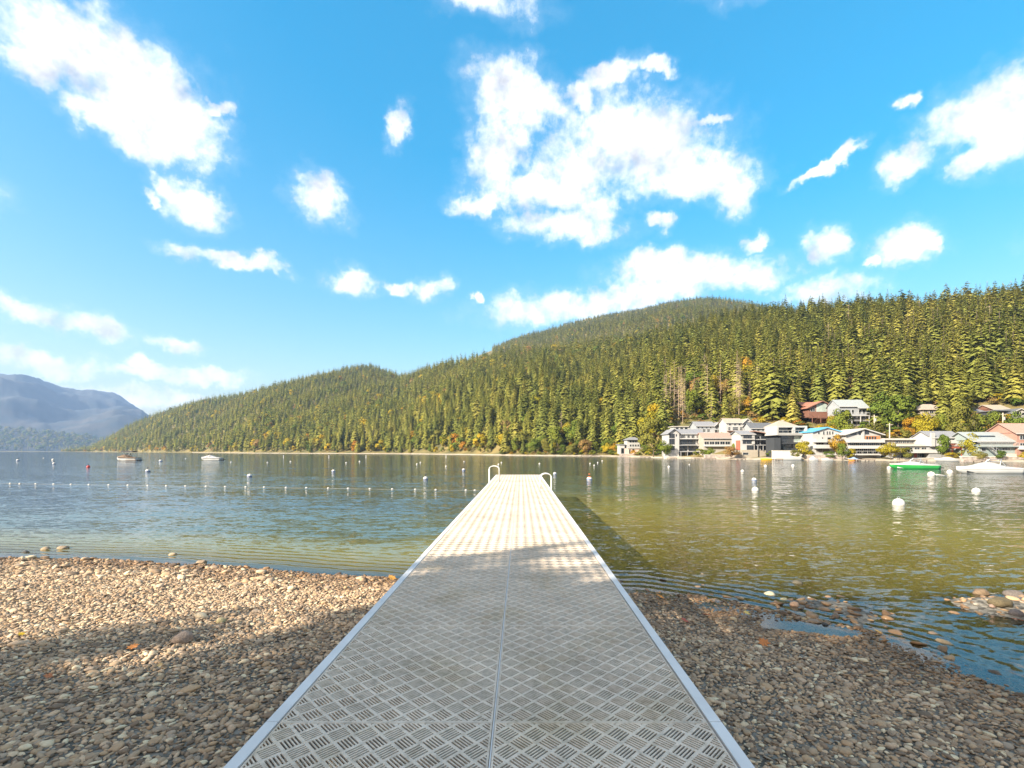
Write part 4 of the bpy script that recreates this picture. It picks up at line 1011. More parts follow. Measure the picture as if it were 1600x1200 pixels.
# garden trees and bushes one can pick out
GARDEN = [  # px, foot py, height px, width factor, Y, colour, name, label
 (1021, 713, 58, .95, 200, 'olive', 'broadleaf_tree', 'big round olive-green tree between the two waterside white houses'),
 (1036, 714, 26, 1.1, 182, 'green', 'bush', 'bright green bush at the left foot of the four-storey white house'),
 (1257, 716, 27, 1.35, 147.5, 'yellow', 'bush', 'round golden bush in front of the black and white modern house'),
 (1243, 717, 14, 1.3, 146.8, 'olive', 'bush', 'low olive bush beside the round golden one at the waterside wall'),
 (1392, 716, 25, 1.5, 136, 'yellow', 'bush', 'widest golden bush, in front of the cedar-porch house corner'),
 (1419, 717, 19, 1.4, 135, 'olive', 'bush', 'pale olive bush touching the widest golden bush'),
 (1142, 715, 17, 1.9, 160, 'russet', 'bush', 'wide russet bush below the long red-roofed house'),
 (1110, 712, 13, 1.6, 171, 'green', 'bush', 'green bush on the bank under the long red-roofed house'),
 (1149, 703, 12, 1.2, 166, 'green', 'bush', 'small round green bush right of the row of five windows'),
 (1316, 717, 24, 1.0, 139, 'green', 'bush', 'tall green bush between the blue-roofed and the cedar-porch houses'),
 (1309, 712, 34, .75, 144, 'orange', 'broadleaf_tree', 'narrow orange tree between the blue-roofed and the cedar-porch houses'),
 (1330, 714, 14, 1.3, 138.5, 'yellow', 'bush', 'yellow-green bush at the foot of the cedar-porch house'),
 (1295, 714, 9, 2.2, 143.5, 'green', 'bush', 'low green hedge bush in front of the blue-roofed house'),
 (1308, 664, 26, 1.25, 165, 'green', 'broadleaf_tree', 'light green tree under the brown chalet deck'),
 (1324, 668, 28, 1.3, 162, 'green', 'broadleaf_tree', 'light green tree in front of the tall white stepped-roof house'),
 (1300, 664, 14, 1.2, 166, 'yellow', 'bush', 'yellow-green bush below the chalet at its right'),
 (1172, 668, 40, 1.0, 212, 'orange', 'broadleaf_tree', 'bright orange tree behind the tan-roofed white house'),
 (1196, 662, 44, 1.0, 214, 'yellow', 'broadleaf_tree', 'bright yellow tree above the dark grey roof'),
 (1214, 668, 40, 1.0, 206, 'yellow', 'broadleaf_tree', 'golden tree left of the hip roof of the modern house'),
 (1150, 655, 38, 1.0, 220, 'olive', 'broadleaf_tree', 'olive tree behind the tan-roofed white house'),
 (1120, 664, 36, 1.0, 222, 'green', 'broadleaf_tree', 'green tree behind the grey cross-gabled house'),
 (1238, 655, 38, 1.0, 196, 'olive', 'broadleaf_tree', 'olive tree left of the brown chalet'),
 (1378, 672, 60, .9, 168, 'green', 'broadleaf_tree', 'broad dark green tree right of the tall stepped-roof house'),
 (1404, 682, 66, .95, 160, 'green', 'broadleaf_tree', 'largest green leafy tree between the two utility poles and the tan cottage'),
 (1425, 684, 30, 1.0, 156, 'orange', 'broadleaf_tree', 'small orange tree above the long flat-roofed house'),
 (1446, 680, 36, 1.0, 152, 'yellow', 'broadleaf_tree', 'yellow tree below the tan cottage'),
 (1470, 678, 32, 1.1, 152, 'green', 'broadleaf_tree', 'lime green tree above the grey roof of the red-decked house'),
 (1502, 690, 56, .8, 146, 'olive', 'broadleaf_tree', 'tall olive-tan tree between the red-decked and the sage houses'),
 (1518, 712, 36, .9, 133, 'yellow', 'bush', 'yellow-green bush beside the red stairs'),
 (1530, 672, 26, 1.2, 146, 'green', 'broadleaf_tree', 'green tree behind the sage green roof, left'),
 (1556, 672, 28, 1.3, 148, 'green', 'broadleaf_tree', 'green tree behind the sage green roof, below the carport'),
 (1588, 668, 26, 1.3, 146, 'green', 'broadleaf_tree', 'green tree below the white gable-fronted cottage'),
 (1472, 716, 38, .75, 132.5, 'green', 'broadleaf_tree', 'upright green tree in front of the red-decked house'),
 (1486, 717, 10, 2.0, 130, 'yellow', 'bush', 'low yellow bush by the shore below the red deck'),
 (1530, 717, 13, 1.6, 127, 'olive', 'bush', 'olive bush at the foot of the sage house stair'),
 (1562, 718, 15, 1.4, 126, 'green', 'bush', 'green bush in front of the sage green house'),
 (1604, 719, 14, 1.6, 124, 'yellow', 'bush', 'yellow-green bush before the salmon red house'),
 (1362, 690, 30, 1.1, 158, 'olive', 'broadleaf_tree', 'olive tree at the foot of the left utility pole'),
 (1412, 692, 22, 1.3, 150, 'olive', 'bush', 'olive brush above the upper flat roof'),
]
for k, (px, py, hp, w, Y, c, nm, lab) in enumerate(GARDEN):
    z0 = max(hill_1(px, Y), .1); H = max(PZ(py - hp, Y) - z0, hp * Y / FPX * .6) * 1.05
    plant('broad', k, PX(px, Y), Y, z0 - .1, H, w * min(1.1, 1.1 * hp * Y / FPX / H), lab, None, c, nm, 'bush' if nm == 'bush' else 'tree')
for k, (px, py, hp, Y, lab) in enumerate(((1474, 655, 62, 165, 'slender conifer right beside the tan hip-roofed cottage'), (1500, 668, 70, 160, 'bushy conifer standing between the tan cottage and the violet-grey cabin'),
        (1238, 652, 74, 196, 'broad conifer just left of the brown chalet'), (1228, 660, 64, 200, 'conifer behind the hip roof of the modern house'), (1418, 668, 72, 172, 'conifer just left of the tan hip-roofed cottage'), (1360, 655, 70, 186, 'tall conifer just right of the tall stepped-roof house'))):
    plant('conifer', k + 2, PX(px, Y), Y, hill_1(px, Y), max(8, PZ(py - hp, Y) - hill_1(px, Y)), 1.15, lab)
for h in HOUSES:                                            # conifers standing close behind the cottages at the upper edge
    if h.px0 > 1430 and h.pybase < 660:
        for k, u in enumerate((.1, .5, .9)):
            px = h.px0 + (h.px1 - h.px0) * u + random.uniform(-3, 3); Y = h.Y + random.uniform(12, 15)
            plant('conifer', k, PX(px, Y), Y, hill_1(px, Y), random.uniform(15, 21), 1.2, 'conifer close behind the ' + {1440: 'tan hip-roofed', 1581: 'white gable-fronted', 1552: 'brown-roofed', 1521: 'violet-grey roofed'}[h.px0] + ' cabin, ' + ('left', 'middle', 'right')[k] + ' of three')
# utility poles
M_POLE = mat('weathered_pole', (0.42, 0.36, 0.28), 0.9, 0.15, 2)
for px, t, b, Y, lab in ((1366, 648, 676, 158, 'pale utility pole with transformer right of the stepped-roof house'), (1390, 661, 690, 150, 'bare wooden utility pole above the golden bushes'), (1567, 645, 678, 146, 'pale utility pole above the sage green roof')):
    p = thing('utility_pole', lab, 'utility pole', (PX(px, Y), Y, PZ(b, Y) - 1)); H = (b - t) * Y / FPX + 1
    MB().tube([(0, 0, 0), (0, 0, H)], .2, 8, .14).build('pole', M_POLE, p); MB().box(-1, 1, -.08, .08, H - .6, H - .45).build('crossarm', M_POLE, p)
    if px != 1390: MB().lathe([(0, H - 2.2), (.3, H - 2.2), (.3, H - 1.2), (0, H - 1.2)], 10, .4, 0).build('transformer', W_GREY, p)
# ------------------------------------------------------------------ dock
DX0, DX1, DY0, DY1 = -1.392, 1.094, -1.65, 26.95
DECK_H = 1.5                                       # camera above deck
SLOPE = 5.0 / FPX                                  # the deck climbs slightly outwards
def deck_z(Y): return CAMZ - DECK_H + SLOPE * Y
dock = thing('dock', 'long pale slotted-panel dock running out from the gravel beach into the lake', 'dock', (0, 0, 0))
shear = Matrix.Identity(4); ang = math.atan(SLOPE)
M_DECK = mat('beige_deck_plastic', (0.62, 0.512, 0.405), 0.8, 0.09, 2.2, bump=0.06, spec=0.12)
def deck_wear(mt):
    """scuffs and faint algae stains that run across the panels"""
    nt = mt.node_tree; N, L = nt.nodes.new, nt.links.new; b = nt.nodes['Principled BSDF']; src = b.inputs['Base Color'].links[0].from_socket
    g = N('ShaderNodeNewGeometry')
    n1 = N('ShaderNodeTexNoise'); n1.inputs['Scale'].default_value = 1.7; n1.inputs['Detail'].default_value = 7; n1.inputs['Roughness'].default_value = .65; L(g.outputs['Position'], n1.inputs['Vector'])
    r1 = N('ShaderNodeValToRGB'); r1.color_ramp.elements[0].position = .5; r1.color_ramp.elements[0].color = (1, 1, 1, 1); r1.color_ramp.elements[1].position = .72; r1.color_ramp.elements[1].color = (.86, .83, .74, 1); L(n1.outputs['Fac'], r1.inputs[0])
    n2 = N('ShaderNodeTexNoise'); n2.inputs['Scale'].default_value = 26; n2.inputs['Detail'].default_value = 4; L(g.outputs['Position'], n2.inputs['Vector'])
    r2 = N('ShaderNodeValToRGB'); r2.color_ramp.elements[0].position = .33; r2.color_ramp.elements[0].color = (.80, .79, .77, 1); r2.color_ramp.elements[1].position = .55; r2.color_ramp.elements[1].color = (1.04, 1.04, 1.04, 1); L(n2.outputs['Fac'], r2.inputs[0])
    oi = N('ShaderNodeObjectInfo'); mr = N('ShaderNodeMapRange'); mr.inputs['To Min'].default_value = .92; mr.inputs['To Max'].default_value = 1.06; L(oi.outputs['Random'], mr.inputs['Value'])
    a = N('ShaderNodeMix'); a.data_type = 'RGBA'; a.blend_type = 'MULTIPLY'; a.inputs[0].default_value = 1; L(src, a.inputs[6]); L(r1.outputs[0], a.inputs[7])
    c = N('ShaderNodeMix'); c.data_type = 'RGBA'; c.blend_type = 'MULTIPLY'; c.inputs[0].default_value = 1; L(a.outputs[2], c.inputs[6]); L(r2.outputs[0], c.inputs[7])
    v = N('ShaderNodeVectorMath'); v.operation = 'SCALE'; L(c.outputs[2], v.inputs[0]); L(mr.outputs[0], v.inputs['Scale']); L(v.outputs[0], b.inputs['Base Color'])
deck_wear(M_DECK)
M_ALU = mat('aluminium_edge', (0.64, 0.61, 0.58), 0.6, 0.08, 3, spec=0.3)
M_ALUD = mat('aluminium_frame', (0.42, 0.43, 0.46), 0.5, 0.1, 3, metal=0.5)
M_RAIL = mat('white_tube', (0.58, 0.58, 0.55), 0.35, 0.04, 3)
# one panel: basket-weave of slotted squares, turned 45 degrees
XL, XM, XR = DX0 + .066, (DX0 + DX1) / 2, DX1 - .066
PW, PL = XR - XM - .012, 1.43
def panel_mesh():
    cx, ry = PW / 8.0, PL / 9.75
    bm = bmesh.new()
    W_, L_, rim, dep = PW - .003, PL - .003, .010, .007
    def pt(m, n, a, b, z): return bm.verts.new(((m + a) * cx / 2 + (n + b) * cx / 2, (m + a) * ry / 2 - (n + b) * ry / 2, z))
    def quad(m, n, sw, a0, a1, b0, b1):
        c = [(a0, b0), (a1, b0), (a1, b1), (a0, b1)]
        if sw: c = [(q, p) for p, q in c]
        v = [pt(m, n, a, b, 0) for a, b in c]
        f = bm.faces.new(v); f.normal_update()
        if f.normal.z < 0: f.normal_flip()
    def wall(m, n, sw, p, q):
        if sw: p, q = p[::-1], q[::-1]
        bm.faces.new([pt(m, n, *p, 0), pt(m, n, *q, 0), pt(m, n, *q, -dep), pt(m, n, *p, -dep)])
    E, NS, SWD = .07, 5, .100
    pitch = (1 - 2 * .075) / NS
    for m in range(-1, 22):
        for n in range(-11, 12):
            c = ((m + n + 1) * cx / 2, (m - n) * ry / 2)
            if not (-cx < c[0] < W_ + cx and -ry < c[1] < L_ + ry): continue
            sw = (m + n) % 2 != 0
            quad(m, n, sw, 0, E, 0, 1); quad(m, n, sw, 1 - E, 1, 0, 1)
            b = 0.0
            for k in range(NS):
                s0 = .075 + pitch * k + (pitch - SWD) / 2; s1 = s0 + SWD
                quad(m, n, sw, E, 1 - E, b, s0)
                for p, q in (((E, s0), (1 - E, s0)), ((1 - E, s0), (1 - E, s1)), ((1 - E, s1), (E, s1)), ((E, s1), (E, s0))): wall(m, n, sw, p, q)
                b = s1
            quad(m, n, sw, E, 1 - E, b, 1)
    for co, no in (((rim, 0, 0), (-1, 0, 0)), ((W_ - rim, 0, 0), (1, 0, 0)), ((0, rim, 0), (0, -1, 0)), ((0, L_ - rim, 0), (0, 1, 0))):
        bmesh.ops.bisect_plane(bm, geom=bm.verts[:] + bm.edges[:] + bm.faces[:], dist=1e-6, plane_co=co, plane_no=no, clear_outer=True)
    def bx(x0, x1, y0, y1, z0, z1):
        v = [bm.verts.new(p) for p in ((x0,y0,z0),(x1,y0,z0),(x1,y1,z0),(x0,y1,z0),(x0,y0,z1),(x1,y0,z1),(x1,y1,z1),(x0,y1,z1))]
        for q in ((0,3,2,1),(4,5,6,7),(0,1,5,4),(1,2,6,5),(2,3,7,6),(3,0,4,7)): bm.faces.new([v[i] for i in q])
    bx(0, W_, 0, rim, -.03, .0012); bx(0, W_, L_ - rim, L_, -.03, .0012); bx(0, rim, rim, L_ - rim, -.03, .0008); bx(W_ - rim, W_, rim, L_ - rim, -.03, .0008)
    me = bpy.data.meshes.new('deck_panel'); bm.to_mesh(me); bm.free(); me.materials.append(M_DECK); return me
panel = panel_mesh()
nrow = round((DY1 - DY0) / PL)
for r in range(nrow):
    for x0 in (XL + .008, XM + .006):
        Y = DY0 + r * PL + .003
        o = link('deck_panel', panel, dock, (x0, Y, deck_z(Y))); o.rotation_euler.x = ang
def along(mb, x0, x1, y0, y1, zt, zb):
    a, b = deck_z(y0), deck_z(y1)
    return mb.add([(x0, y0, a + zb), (x1, y0, a + zb), (x1, y1, b + zb), (x0, y1, b + zb), (x0, y0, a + zt), (x1, y0, a + zt), (x1, y1, b + zt), (x0, y1, b + zt)],
                  [(0,3,2,1),(4,5,6,7),(0,1,5,4),(1,2,6,5),(2,3,7,6),(3,0,4,7)])
for x0, x1 in ((DX0, XL), (XR + .002, DX1)):
    y = DY0
    while y < DY1 - .1:                                   # edge rails come in lengths
        y2 = min(y + PL * 3, DY1); along(MB(), x0, x1, y, y2 - .004, .006, -.20).build('edge_rail', M_ALU, dock); y = y2
along(MB(), XM - .0035, XM + .0035, DY0, DY1, -.0015, -.03).build('centre_strip', M_ALU, dock)
along(MB(), XM - .04, XM + .04, DY0, DY1, -.05, -.2).build('centre_beam', M_ALUD, dock)
for k in range(nrow + 1):
    Y = DY0 + k * PL; b = MB(); along(b, XL, XR, Y - .03 + (.04 if k == 0 else 0), Y + .03 - (.04 if k == nrow else 0), -.05, -.18).build('cross_beam', M_ALUD, dock)
along(MB(), DX0, DX1, DY1 + .002, DY1 + .06, .006, -.30).build('end_rail', M_ALU, dock)
for Y in (0.6, 4.9, 9.2, 13.5, 17.8, 22.1, 26.2):
    for x in (DX0 + .12, DX1 - .12):
        zb = float(ground_z(np.array([x]), np.array([Y]))[0]) - .5
        MB().tube([(x, Y, zb), (x, Y, deck_z(Y) - .19)], .055, 10).build('pile', M_ALUD, dock)
def ladder(xo, xi, Y, h):
    """two hoops across the deck edge: inner leg bolted to the deck, outer leg down into the water, rungs between the outer legs"""
    l = link('ladder', None, dock, (xo, Y, deck_z(Y))); w = xi - xo
    for y in (-.22, .22):
        pts = [(0, y, -1.6), (0, y, h - .14)] + [(w/2 * (1 - math.cos(t)), y, h - .14 + .14 * math.sin(t)) for t in np.linspace(.3, math.pi - .3, 9)] + [(w, y, h - .14), (w, y, .012)]
        MB().tube(pts, .016, 8).build('rail', M_RAIL, l, True)
        MB().lathe([(.001, .020), (.045, .020), (.045, .008), (.001, .008)], 10, w, y).build('foot_flange', M_ALUD, l)
    for z in (-.25, -.55, -.85, -1.15, -1.45): MB().tube([(0, -.22, z), (0, .22, z)], .015, 6).build('rung', M_RAIL, l)
ladder(DX0 - .03, DX0 + .42, 21.6, .70); ladder(DX1 + .03, DX1 - .38, 17.9, .56)

# ------------------------------------------------------------------ gravel
def stone_mesh(seed, sub, m):
    r = random.Random(seed); bm = bmesh.new(); bmesh.ops.create_icosphere(bm, subdivisions=sub, radius=1)
    sx, sy, sz = r.uniform(.85, 1.35), r.uniform(.65, 1.0), r.uniform(.28, .55); o = r.random() * 50
    for v in bm.verts:
        n = noise.noise(v.co * 1.1 + Vector((o, o, o))); k = 1 + .34 * n + .20 * noise.noise(v.co * 2.6 + Vector((o, 0, o)))
        c = v.co * k; v.co = (c.x * sx, c.y * sy, c.z * sz)
    for f in bm.faces: f.smooth = True
    me = bpy.data.meshes.new('stone_%d' % seed); bm.to_mesh(me); bm.free(); me.materials.append(m); return me
def stone_material():
    mt = bpy.data.materials.new('pebble_stone'); mt.use_nodes = True
    nt = mt.node_tree; b = nt.nodes['Principled BSDF']; N, L = nt.nodes.new, nt.links.new
    b.inputs['Specular IOR Level'].default_value = 0.2
    oi = N('ShaderNodeObjectInfo'); geo = N('ShaderNodeNewGeometry')
    r = N('ShaderNodeValToRGB'); cr = r.color_ramp
    cr.elements[0].color = (0.161, 0.115, 0.078, 1); cr.elements[1].color = (0.690, 0.578, 0.377, 1)
    for p, c in ((.2, (0.290, 0.198, 0.127)), (.42, (0.401, 0.283, 0.178)), (.6, (0.481, 0.310, 0.173)), (.72, (0.353, 0.270, 0.193)), (.86, (0.580, 0.398, 0.251))):
        e = cr.elements.new(p); e.color = (*c, 1)
    L(oi.outputs['Random'], r.inputs[0])
    n = N('ShaderNodeTexNoise'); n.inputs['Scale'].default_value = 35; n.inputs['Detail'].default_value = 5; L(geo.outputs['Position'], n.inputs['Vector'])
    mr = N('ShaderNodeMapRange'); mr.inputs['To Min'].default_value = .72; mr.inputs['To Max'].default_value = 1.25; L(n.outputs['Fac'], mr.inputs['Value'])
    mu = N('ShaderNodeVectorMath'); mu.operation = 'SCALE'; L(r.outputs[0], mu.inputs[0]); L(mr.outputs[0], mu.inputs['Scale'])
    # wet and dark at the waterline, golden with algae below it
    sx = N('ShaderNodeSeparateXYZ'); L(geo.outputs['Position'], sx.inputs[0])
    wet = N('ShaderNodeMapRange'); wet.inputs['From Min'].default_value = .11; wet.inputs['From Max'].default_value = .04; L(sx.outputs[2], wet.inputs['Value'])
    alg = N('ShaderNodeMapRange'); alg.inputs['From Min'].default_value = -.04; alg.inputs['From Max'].default_value = -.24; alg.inputs['To Max'].default_value = .8; L(sx.outputs[2], alg.inputs['Value'])
    m1 = N('ShaderNodeMix'); m1.data_type = 'RGBA'; m1.blend_type = 'MULTIPLY'; L(wet.outputs[0], m1.inputs[0]); L(mu.outputs[0], m1.inputs[6]); m1.inputs[7].default_value = (.55, .48, .40, 1)
    r3 = N('ShaderNodeValToRGB'); r3.color_ramp.elements[0].color = (.20, .16, .03, 1); r3.color_ramp.elements[1].color = (.55, .40, .11, 1); L(oi.outputs['Random'], r3.inputs[0])
    m2 = N('ShaderNodeMix'); m2.data_type = 'RGBA'; L(alg.outputs[0], m2.inputs[0]); L(m1.outputs[2], m2.inputs[6]); L(r3.outputs[0], m2.inputs[7])
    L(m2.outputs[2], b.inputs['Base Color'])
    ro = N('ShaderNodeMapRange'); ro.inputs['To Min'].default_value = .82; ro.inputs['To Max'].default_value = .3; L(wet.outputs[0], ro.inputs['Value']); L(ro.outputs[0], b.inputs['Roughness'])
    return mt
M_STONE = stone_material()
STONES = [stone_mesh(700 + i, 2, M_STONE) for i in range(8)]
def gravel_points(x0, x1, y0, y1, step, smin, smax):
    gx, gy = np.meshgrid(np.arange(x0, x1, step), np.arange(y0, y1, step), indexing='ij')
    X = (gx + rng.uniform(-.5, .5, gx.shape) * step).ravel(); Y = (gy + rng.uniform(-.5, .5, gx.shape) * step).ravel()
    S = shore_s(X, Y); Z = ground_z(X, Y, S)
    inv = (np.abs(X - .0) < 1.12 * Y + 1.5)
    r = np.exp(rng.normal(math.log((smin + smax) / 2), .40, X.size)); r = np.clip(r, smin * .5, smax * 2.0)
    return X, Y, Z, S, r, inv
pts = []
X, Y, Z, S, r, inv = gravel_points(-16, 12, 2.3, 14.5, .040, .014, .025)           # fine gravel above water
k = inv & (S > -.5) & (Z > -.05); pts.append((X[k], Y[k], Z[k], S[k], r[k]))
X, Y, Z, S, r, inv = gravel_points(-18, 12, 2.3, 16, .115, .025, .043)              # larger stones, thicker near the water
near_w = np.exp(-((S - .6) / 1.6) ** 2); left = np.clip((-X) / 8, 0, 1)
k = inv & (S > -2.2) & (rng.random(X.size) < .035 + .36 * near_w * (.25 + left)); r = r * (1 + .5 * near_w * left); pts.append((X[k], Y[k], Z[k], S[k], r[k]))
X, Y, Z, S, r, inv = gravel_points(-20, 16, 4, 19, .17, .035, .07)                 # stones on the lake bed
k = inv & (S < -.3) & (rng.random(X.size) < .75); pts.append((X[k], Y[k], Z[k] - .01, S[k], r[k]))
GXY = [np.concatenate(q) for q in zip(*pts)]
X, Y, Z, S, r = GXY
clear = ~((X > DX0 - .0) & (X < DX1) & (Y < 1.2)); X, Y, Z, S, r = X[clear], Y[clear], Z[clear], S[clear], r[clear]
Zc = Z + r * .22
# the 300 that show largest stand on their own
app = r / Y; vis = (np.abs(VX + FPX * X / Y - 800) < 800) & (VY + (CAMZ - Z) * FPX / Y < 1190) & (Z > -.02) & ~((X > DX0 - .25) & (X < DX1 + .1))
order = np.argsort(-(app * vis))[:300]; own = np.zeros(X.size, bool); own[order] = True
for i in order:
    o = link('stone', STONES[i % 8], beach, (X[i], Y[i], Zc[i])); q = r[i]; o.scale = (q, q, q); o.rotation_euler = (random.uniform(-.25, .25), random.uniform(-.25, .25), random.uniform(0, 6.28))
w_ = ~own; n_ = int(w_.sum())
rot = rng.normal(0, .28, (n_, 3)); rot[:, 2] = rng.uniform(0, 6.28, n_)
sc_ = r[w_][:, None] * rng.uniform(.85, 1.15, (n_, 3))
pebbles = scatter('pebbles', STONES, np.stack([X[w_], Y[w_], Zc[w_]], 1), rot, sc_, rng.integers(0, 8, n_), beach)
tag(pebbles, 'grey-brown gravel of the beach and lake bed', None, kind='stuff')
print('PEBBLES', n_)
# rocks one can pick out
def rock_at(px, py, wpx, label, colour, zoff=0.0, name='rock', flat=.62, seed=0, group=None):
    Yg_ = 8.0
    for _ in range(12):
        zz = float(ground_z(np.array([PX(px, Yg_)]), np.array([Yg_]))[0]); Yg_ = (CAMZ - max(zz, -.02)) * FPX / (py - VY)
    Xg = PX(px, Yg_); R = wpx * Yg_ / FPX / 2
    r_ = random.Random(900 + seed); bm = bmesh.new(); bmesh.ops.create_icosphere(bm, subdivisions=3, radius=1)
    for v in bm.verts:
        n1 = noise.noise(v.co * .9 + Vector((seed * 3.1, 0, 1))); n2 = noise.noise(v.co * 2.3 + Vector((0, seed * 1.7, 4))); n3 = noise.noise(v.co * 6 + Vector((0, seed * 1.7, 4)))
        v.co = v.co * (1 + .28 * n1 + .14 * n2 + .04 * n3); v.co.z *= flat
        if v.co.z < -.25: v.co.z = -.25
    for f in bm.faces: f.smooth = True
    me = bpy.data.meshes.new(name); bm.to_mesh(me); bm.free(); me.materials.append(mat('rock_%d' % seed, colour, .85, .22, 6, bump=.5))
    o = link(name, me, None, (Xg, Yg_, max(zz, -.03) + R * flat * .30 + zoff)); o.scale = (R, R * .85, R); o.rotation_euler.z = r_.uniform(-.5, .5)
    return tag(o, label, 'rock', group)
rock_at(285, 1003, 30, 'angular brown rock, biggest one lying on the sunlit gravel beach', (.30, .22, .165), flat=.8, seed=1)
rock_at(346, 973, 13, 'upright yellowish stone on the gravel near the dock side', (.36, .30, .16), flat=.95, seed=2)
rock_at(72, 859, 14, 'flat brown stone in the shallows, left of two at the waterline', (.30, .22, .14), seed=3)
rock_at(99, 858, 15, 'flat brown stone in the shallows, right of two at the waterline', (.28, .21, .14), seed=4)
rock_at(40, 864, 10, 'dark wet stone standing in the water near the far beach corner', (.06, .055, .05), seed=5)
rock_at(270, 868, 13, 'tan stone at the edge of the left water, mid beach', (.36, .27, .17), seed=6)
rock_at(315, 880, 14, 'brown stone at the waterline below the white cruiser', (.28, .20, .13), seed=7)
rock_at(1533, 929, 22, 'largest rock of the stony islet, tan on top and dark below', (0.150, 0.101, 0.060), seed=8, flat=.75)
rock_at(1563, 945, 30, 'broad olive-brown boulder in the middle of the stony islet', (0.100, 0.077, 0.041), seed=9)
rock_at(1550, 948, 9, 'pale pink stone leaning on the olive-brown boulder', (0.275, 0.182, 0.138), seed=10)
rock_at(1525, 945, 8, 'small white stone at the islet tip', (0.300, 0.264, 0.212), seed=11)
rock_at(1590, 962, 22, 'dark grey rock at the picture edge on the stony islet', (0.080, 0.067, 0.064), seed=12)
rock_at(1585, 932, 26, 'grey flat rock at the back of the stony islet', (0.110, 0.091, 0.078), seed=13)
rock_at(1202, 930, 16, 'pale cream stone in the shallow water, leftmost of the bright ones', (.60, .50, .32), seed=14)
rock_at(1224, 938, 11, 'cream stone just under water beside the pale cream one', (.58, .47, .26), seed=15)
rock_at(1241, 946, 15, 'orange-pink rounded stone in the shallows near the pool', (.58, .34, .20), seed=16)
rock_at(1264, 935, 8, 'small white stone on the submerged shelf', (.68, .62, .5), seed=17)
rock_at(1289, 978, 11, 'dark round stone at the edge of the still pool', (.06, .055, .05), seed=18)
rock_at(1246, 912, 16, 'dark stone breaking the ripples beyond the shelf', (.08, .07, .05), seed=19)
# fallen leaves
def leaf_at(px, py, wpx, colour, label, rot=0.0, z=0.045):
    Yg_ = 7.0
    for _ in range(10):
        zz = float(ground_z(np.array([PX(px, Yg_)]), np.array([Yg_]))[0]); Yg_ = (CAMZ - zz) * FPX / (py - VY)
    R = wpx * Yg_ / FPX / 2
    prof = [(0, -1), (.25, -.55), (.85, -.75), (.62, -.25), (1.0, .15), (.5, .3), (.55, .75), (.2, .6), (0, 1.1), (-.2, .6), (-.55, .75), (-.5, .3), (-1.0, .15), (-.62, -.25), (-.85, -.75), (-.25, -.55)]
    bm = bmesh.new(); c = bm.verts.new((0, 0, .10)); vs = [bm.verts.new((x, y, .32 * (x*x) * (1 if i % 2 else .6) + .1 * y * y)) for i, (x, y) in enumerate(prof)]
    for i in range(len(vs)): bm.faces.new((c, vs[i], vs[(i+1) % len(vs)]))
    me = bpy.data.meshes.new('fallen_leaf'); bm.to_mesh(me); bm.free(); me.materials.append(mat('leaf_%d_%d' % (px, py), colour, .6, .25, 8))
    o = link('fallen_leaf', me, None, (PX(px, Yg_), Yg_, max(zz, -.01) + z)); o.scale = (R, R, R); o.rotation_euler = (random.uniform(.1, .5), random.uniform(-.4, .4), rot)
    sol = o.modifiers.new('thickness', 'SOLIDIFY'); sol.thickness = .03
    return tag(o, label, 'leaf')
leaf_at(208, 1016, 17, (.75, .26, .05), 'bright orange leaf on the gravel left of the biggest rock', .4)
leaf_at(33, 996, 10, (.75, .45, .02), 'yellow leaf on the sunlit gravel near the picture edge', 1.2)
leaf_at(76, 1063, 13, (.40, .14, .05), 'reddish brown leaf in the shaded gravel', 2.0)
leaf_at(1031, 937, 13, (.70, .25, .03), 'orange leaf on the wet gravel beside the dock', .8, .06)
leaf_at(1070, 974, 14, (.42, .08, .04), 'dark red leaf on the shaded gravel by the dock', 1.9)
leaf_at(1104, 965, 12, (.45, .11, .05), 'red-brown leaf between the dark red leaf and the pool', 2.8)
leaf_at(1193, 1009, 18, (.50, .17, .04), 'large orange-brown curled leaf below the pool', .2)
leaf_at(1372, 992, 12, (.78, .40, .05), 'yellow-orange leaf at the tip of the gravel spit', 1.0)
leaf_at(1167, 962, 12, (.65, .42, .10), 'pale yellow leaf at the left edge of the pool', 1.5)
leaf_at(1590, 975, 14, (.50, .14, .06), 'rusty red leaf on the stony islet', 1.1)
leaf_at(250, 855 + 190, 9, (.45, .30, .12), 'small tan leaf in the shaded gravel left of the dock', .3)
leaf_at(612, 906, 14, (.55, .27, .05), 'brown leaf at the waterline touching the dock', .9)

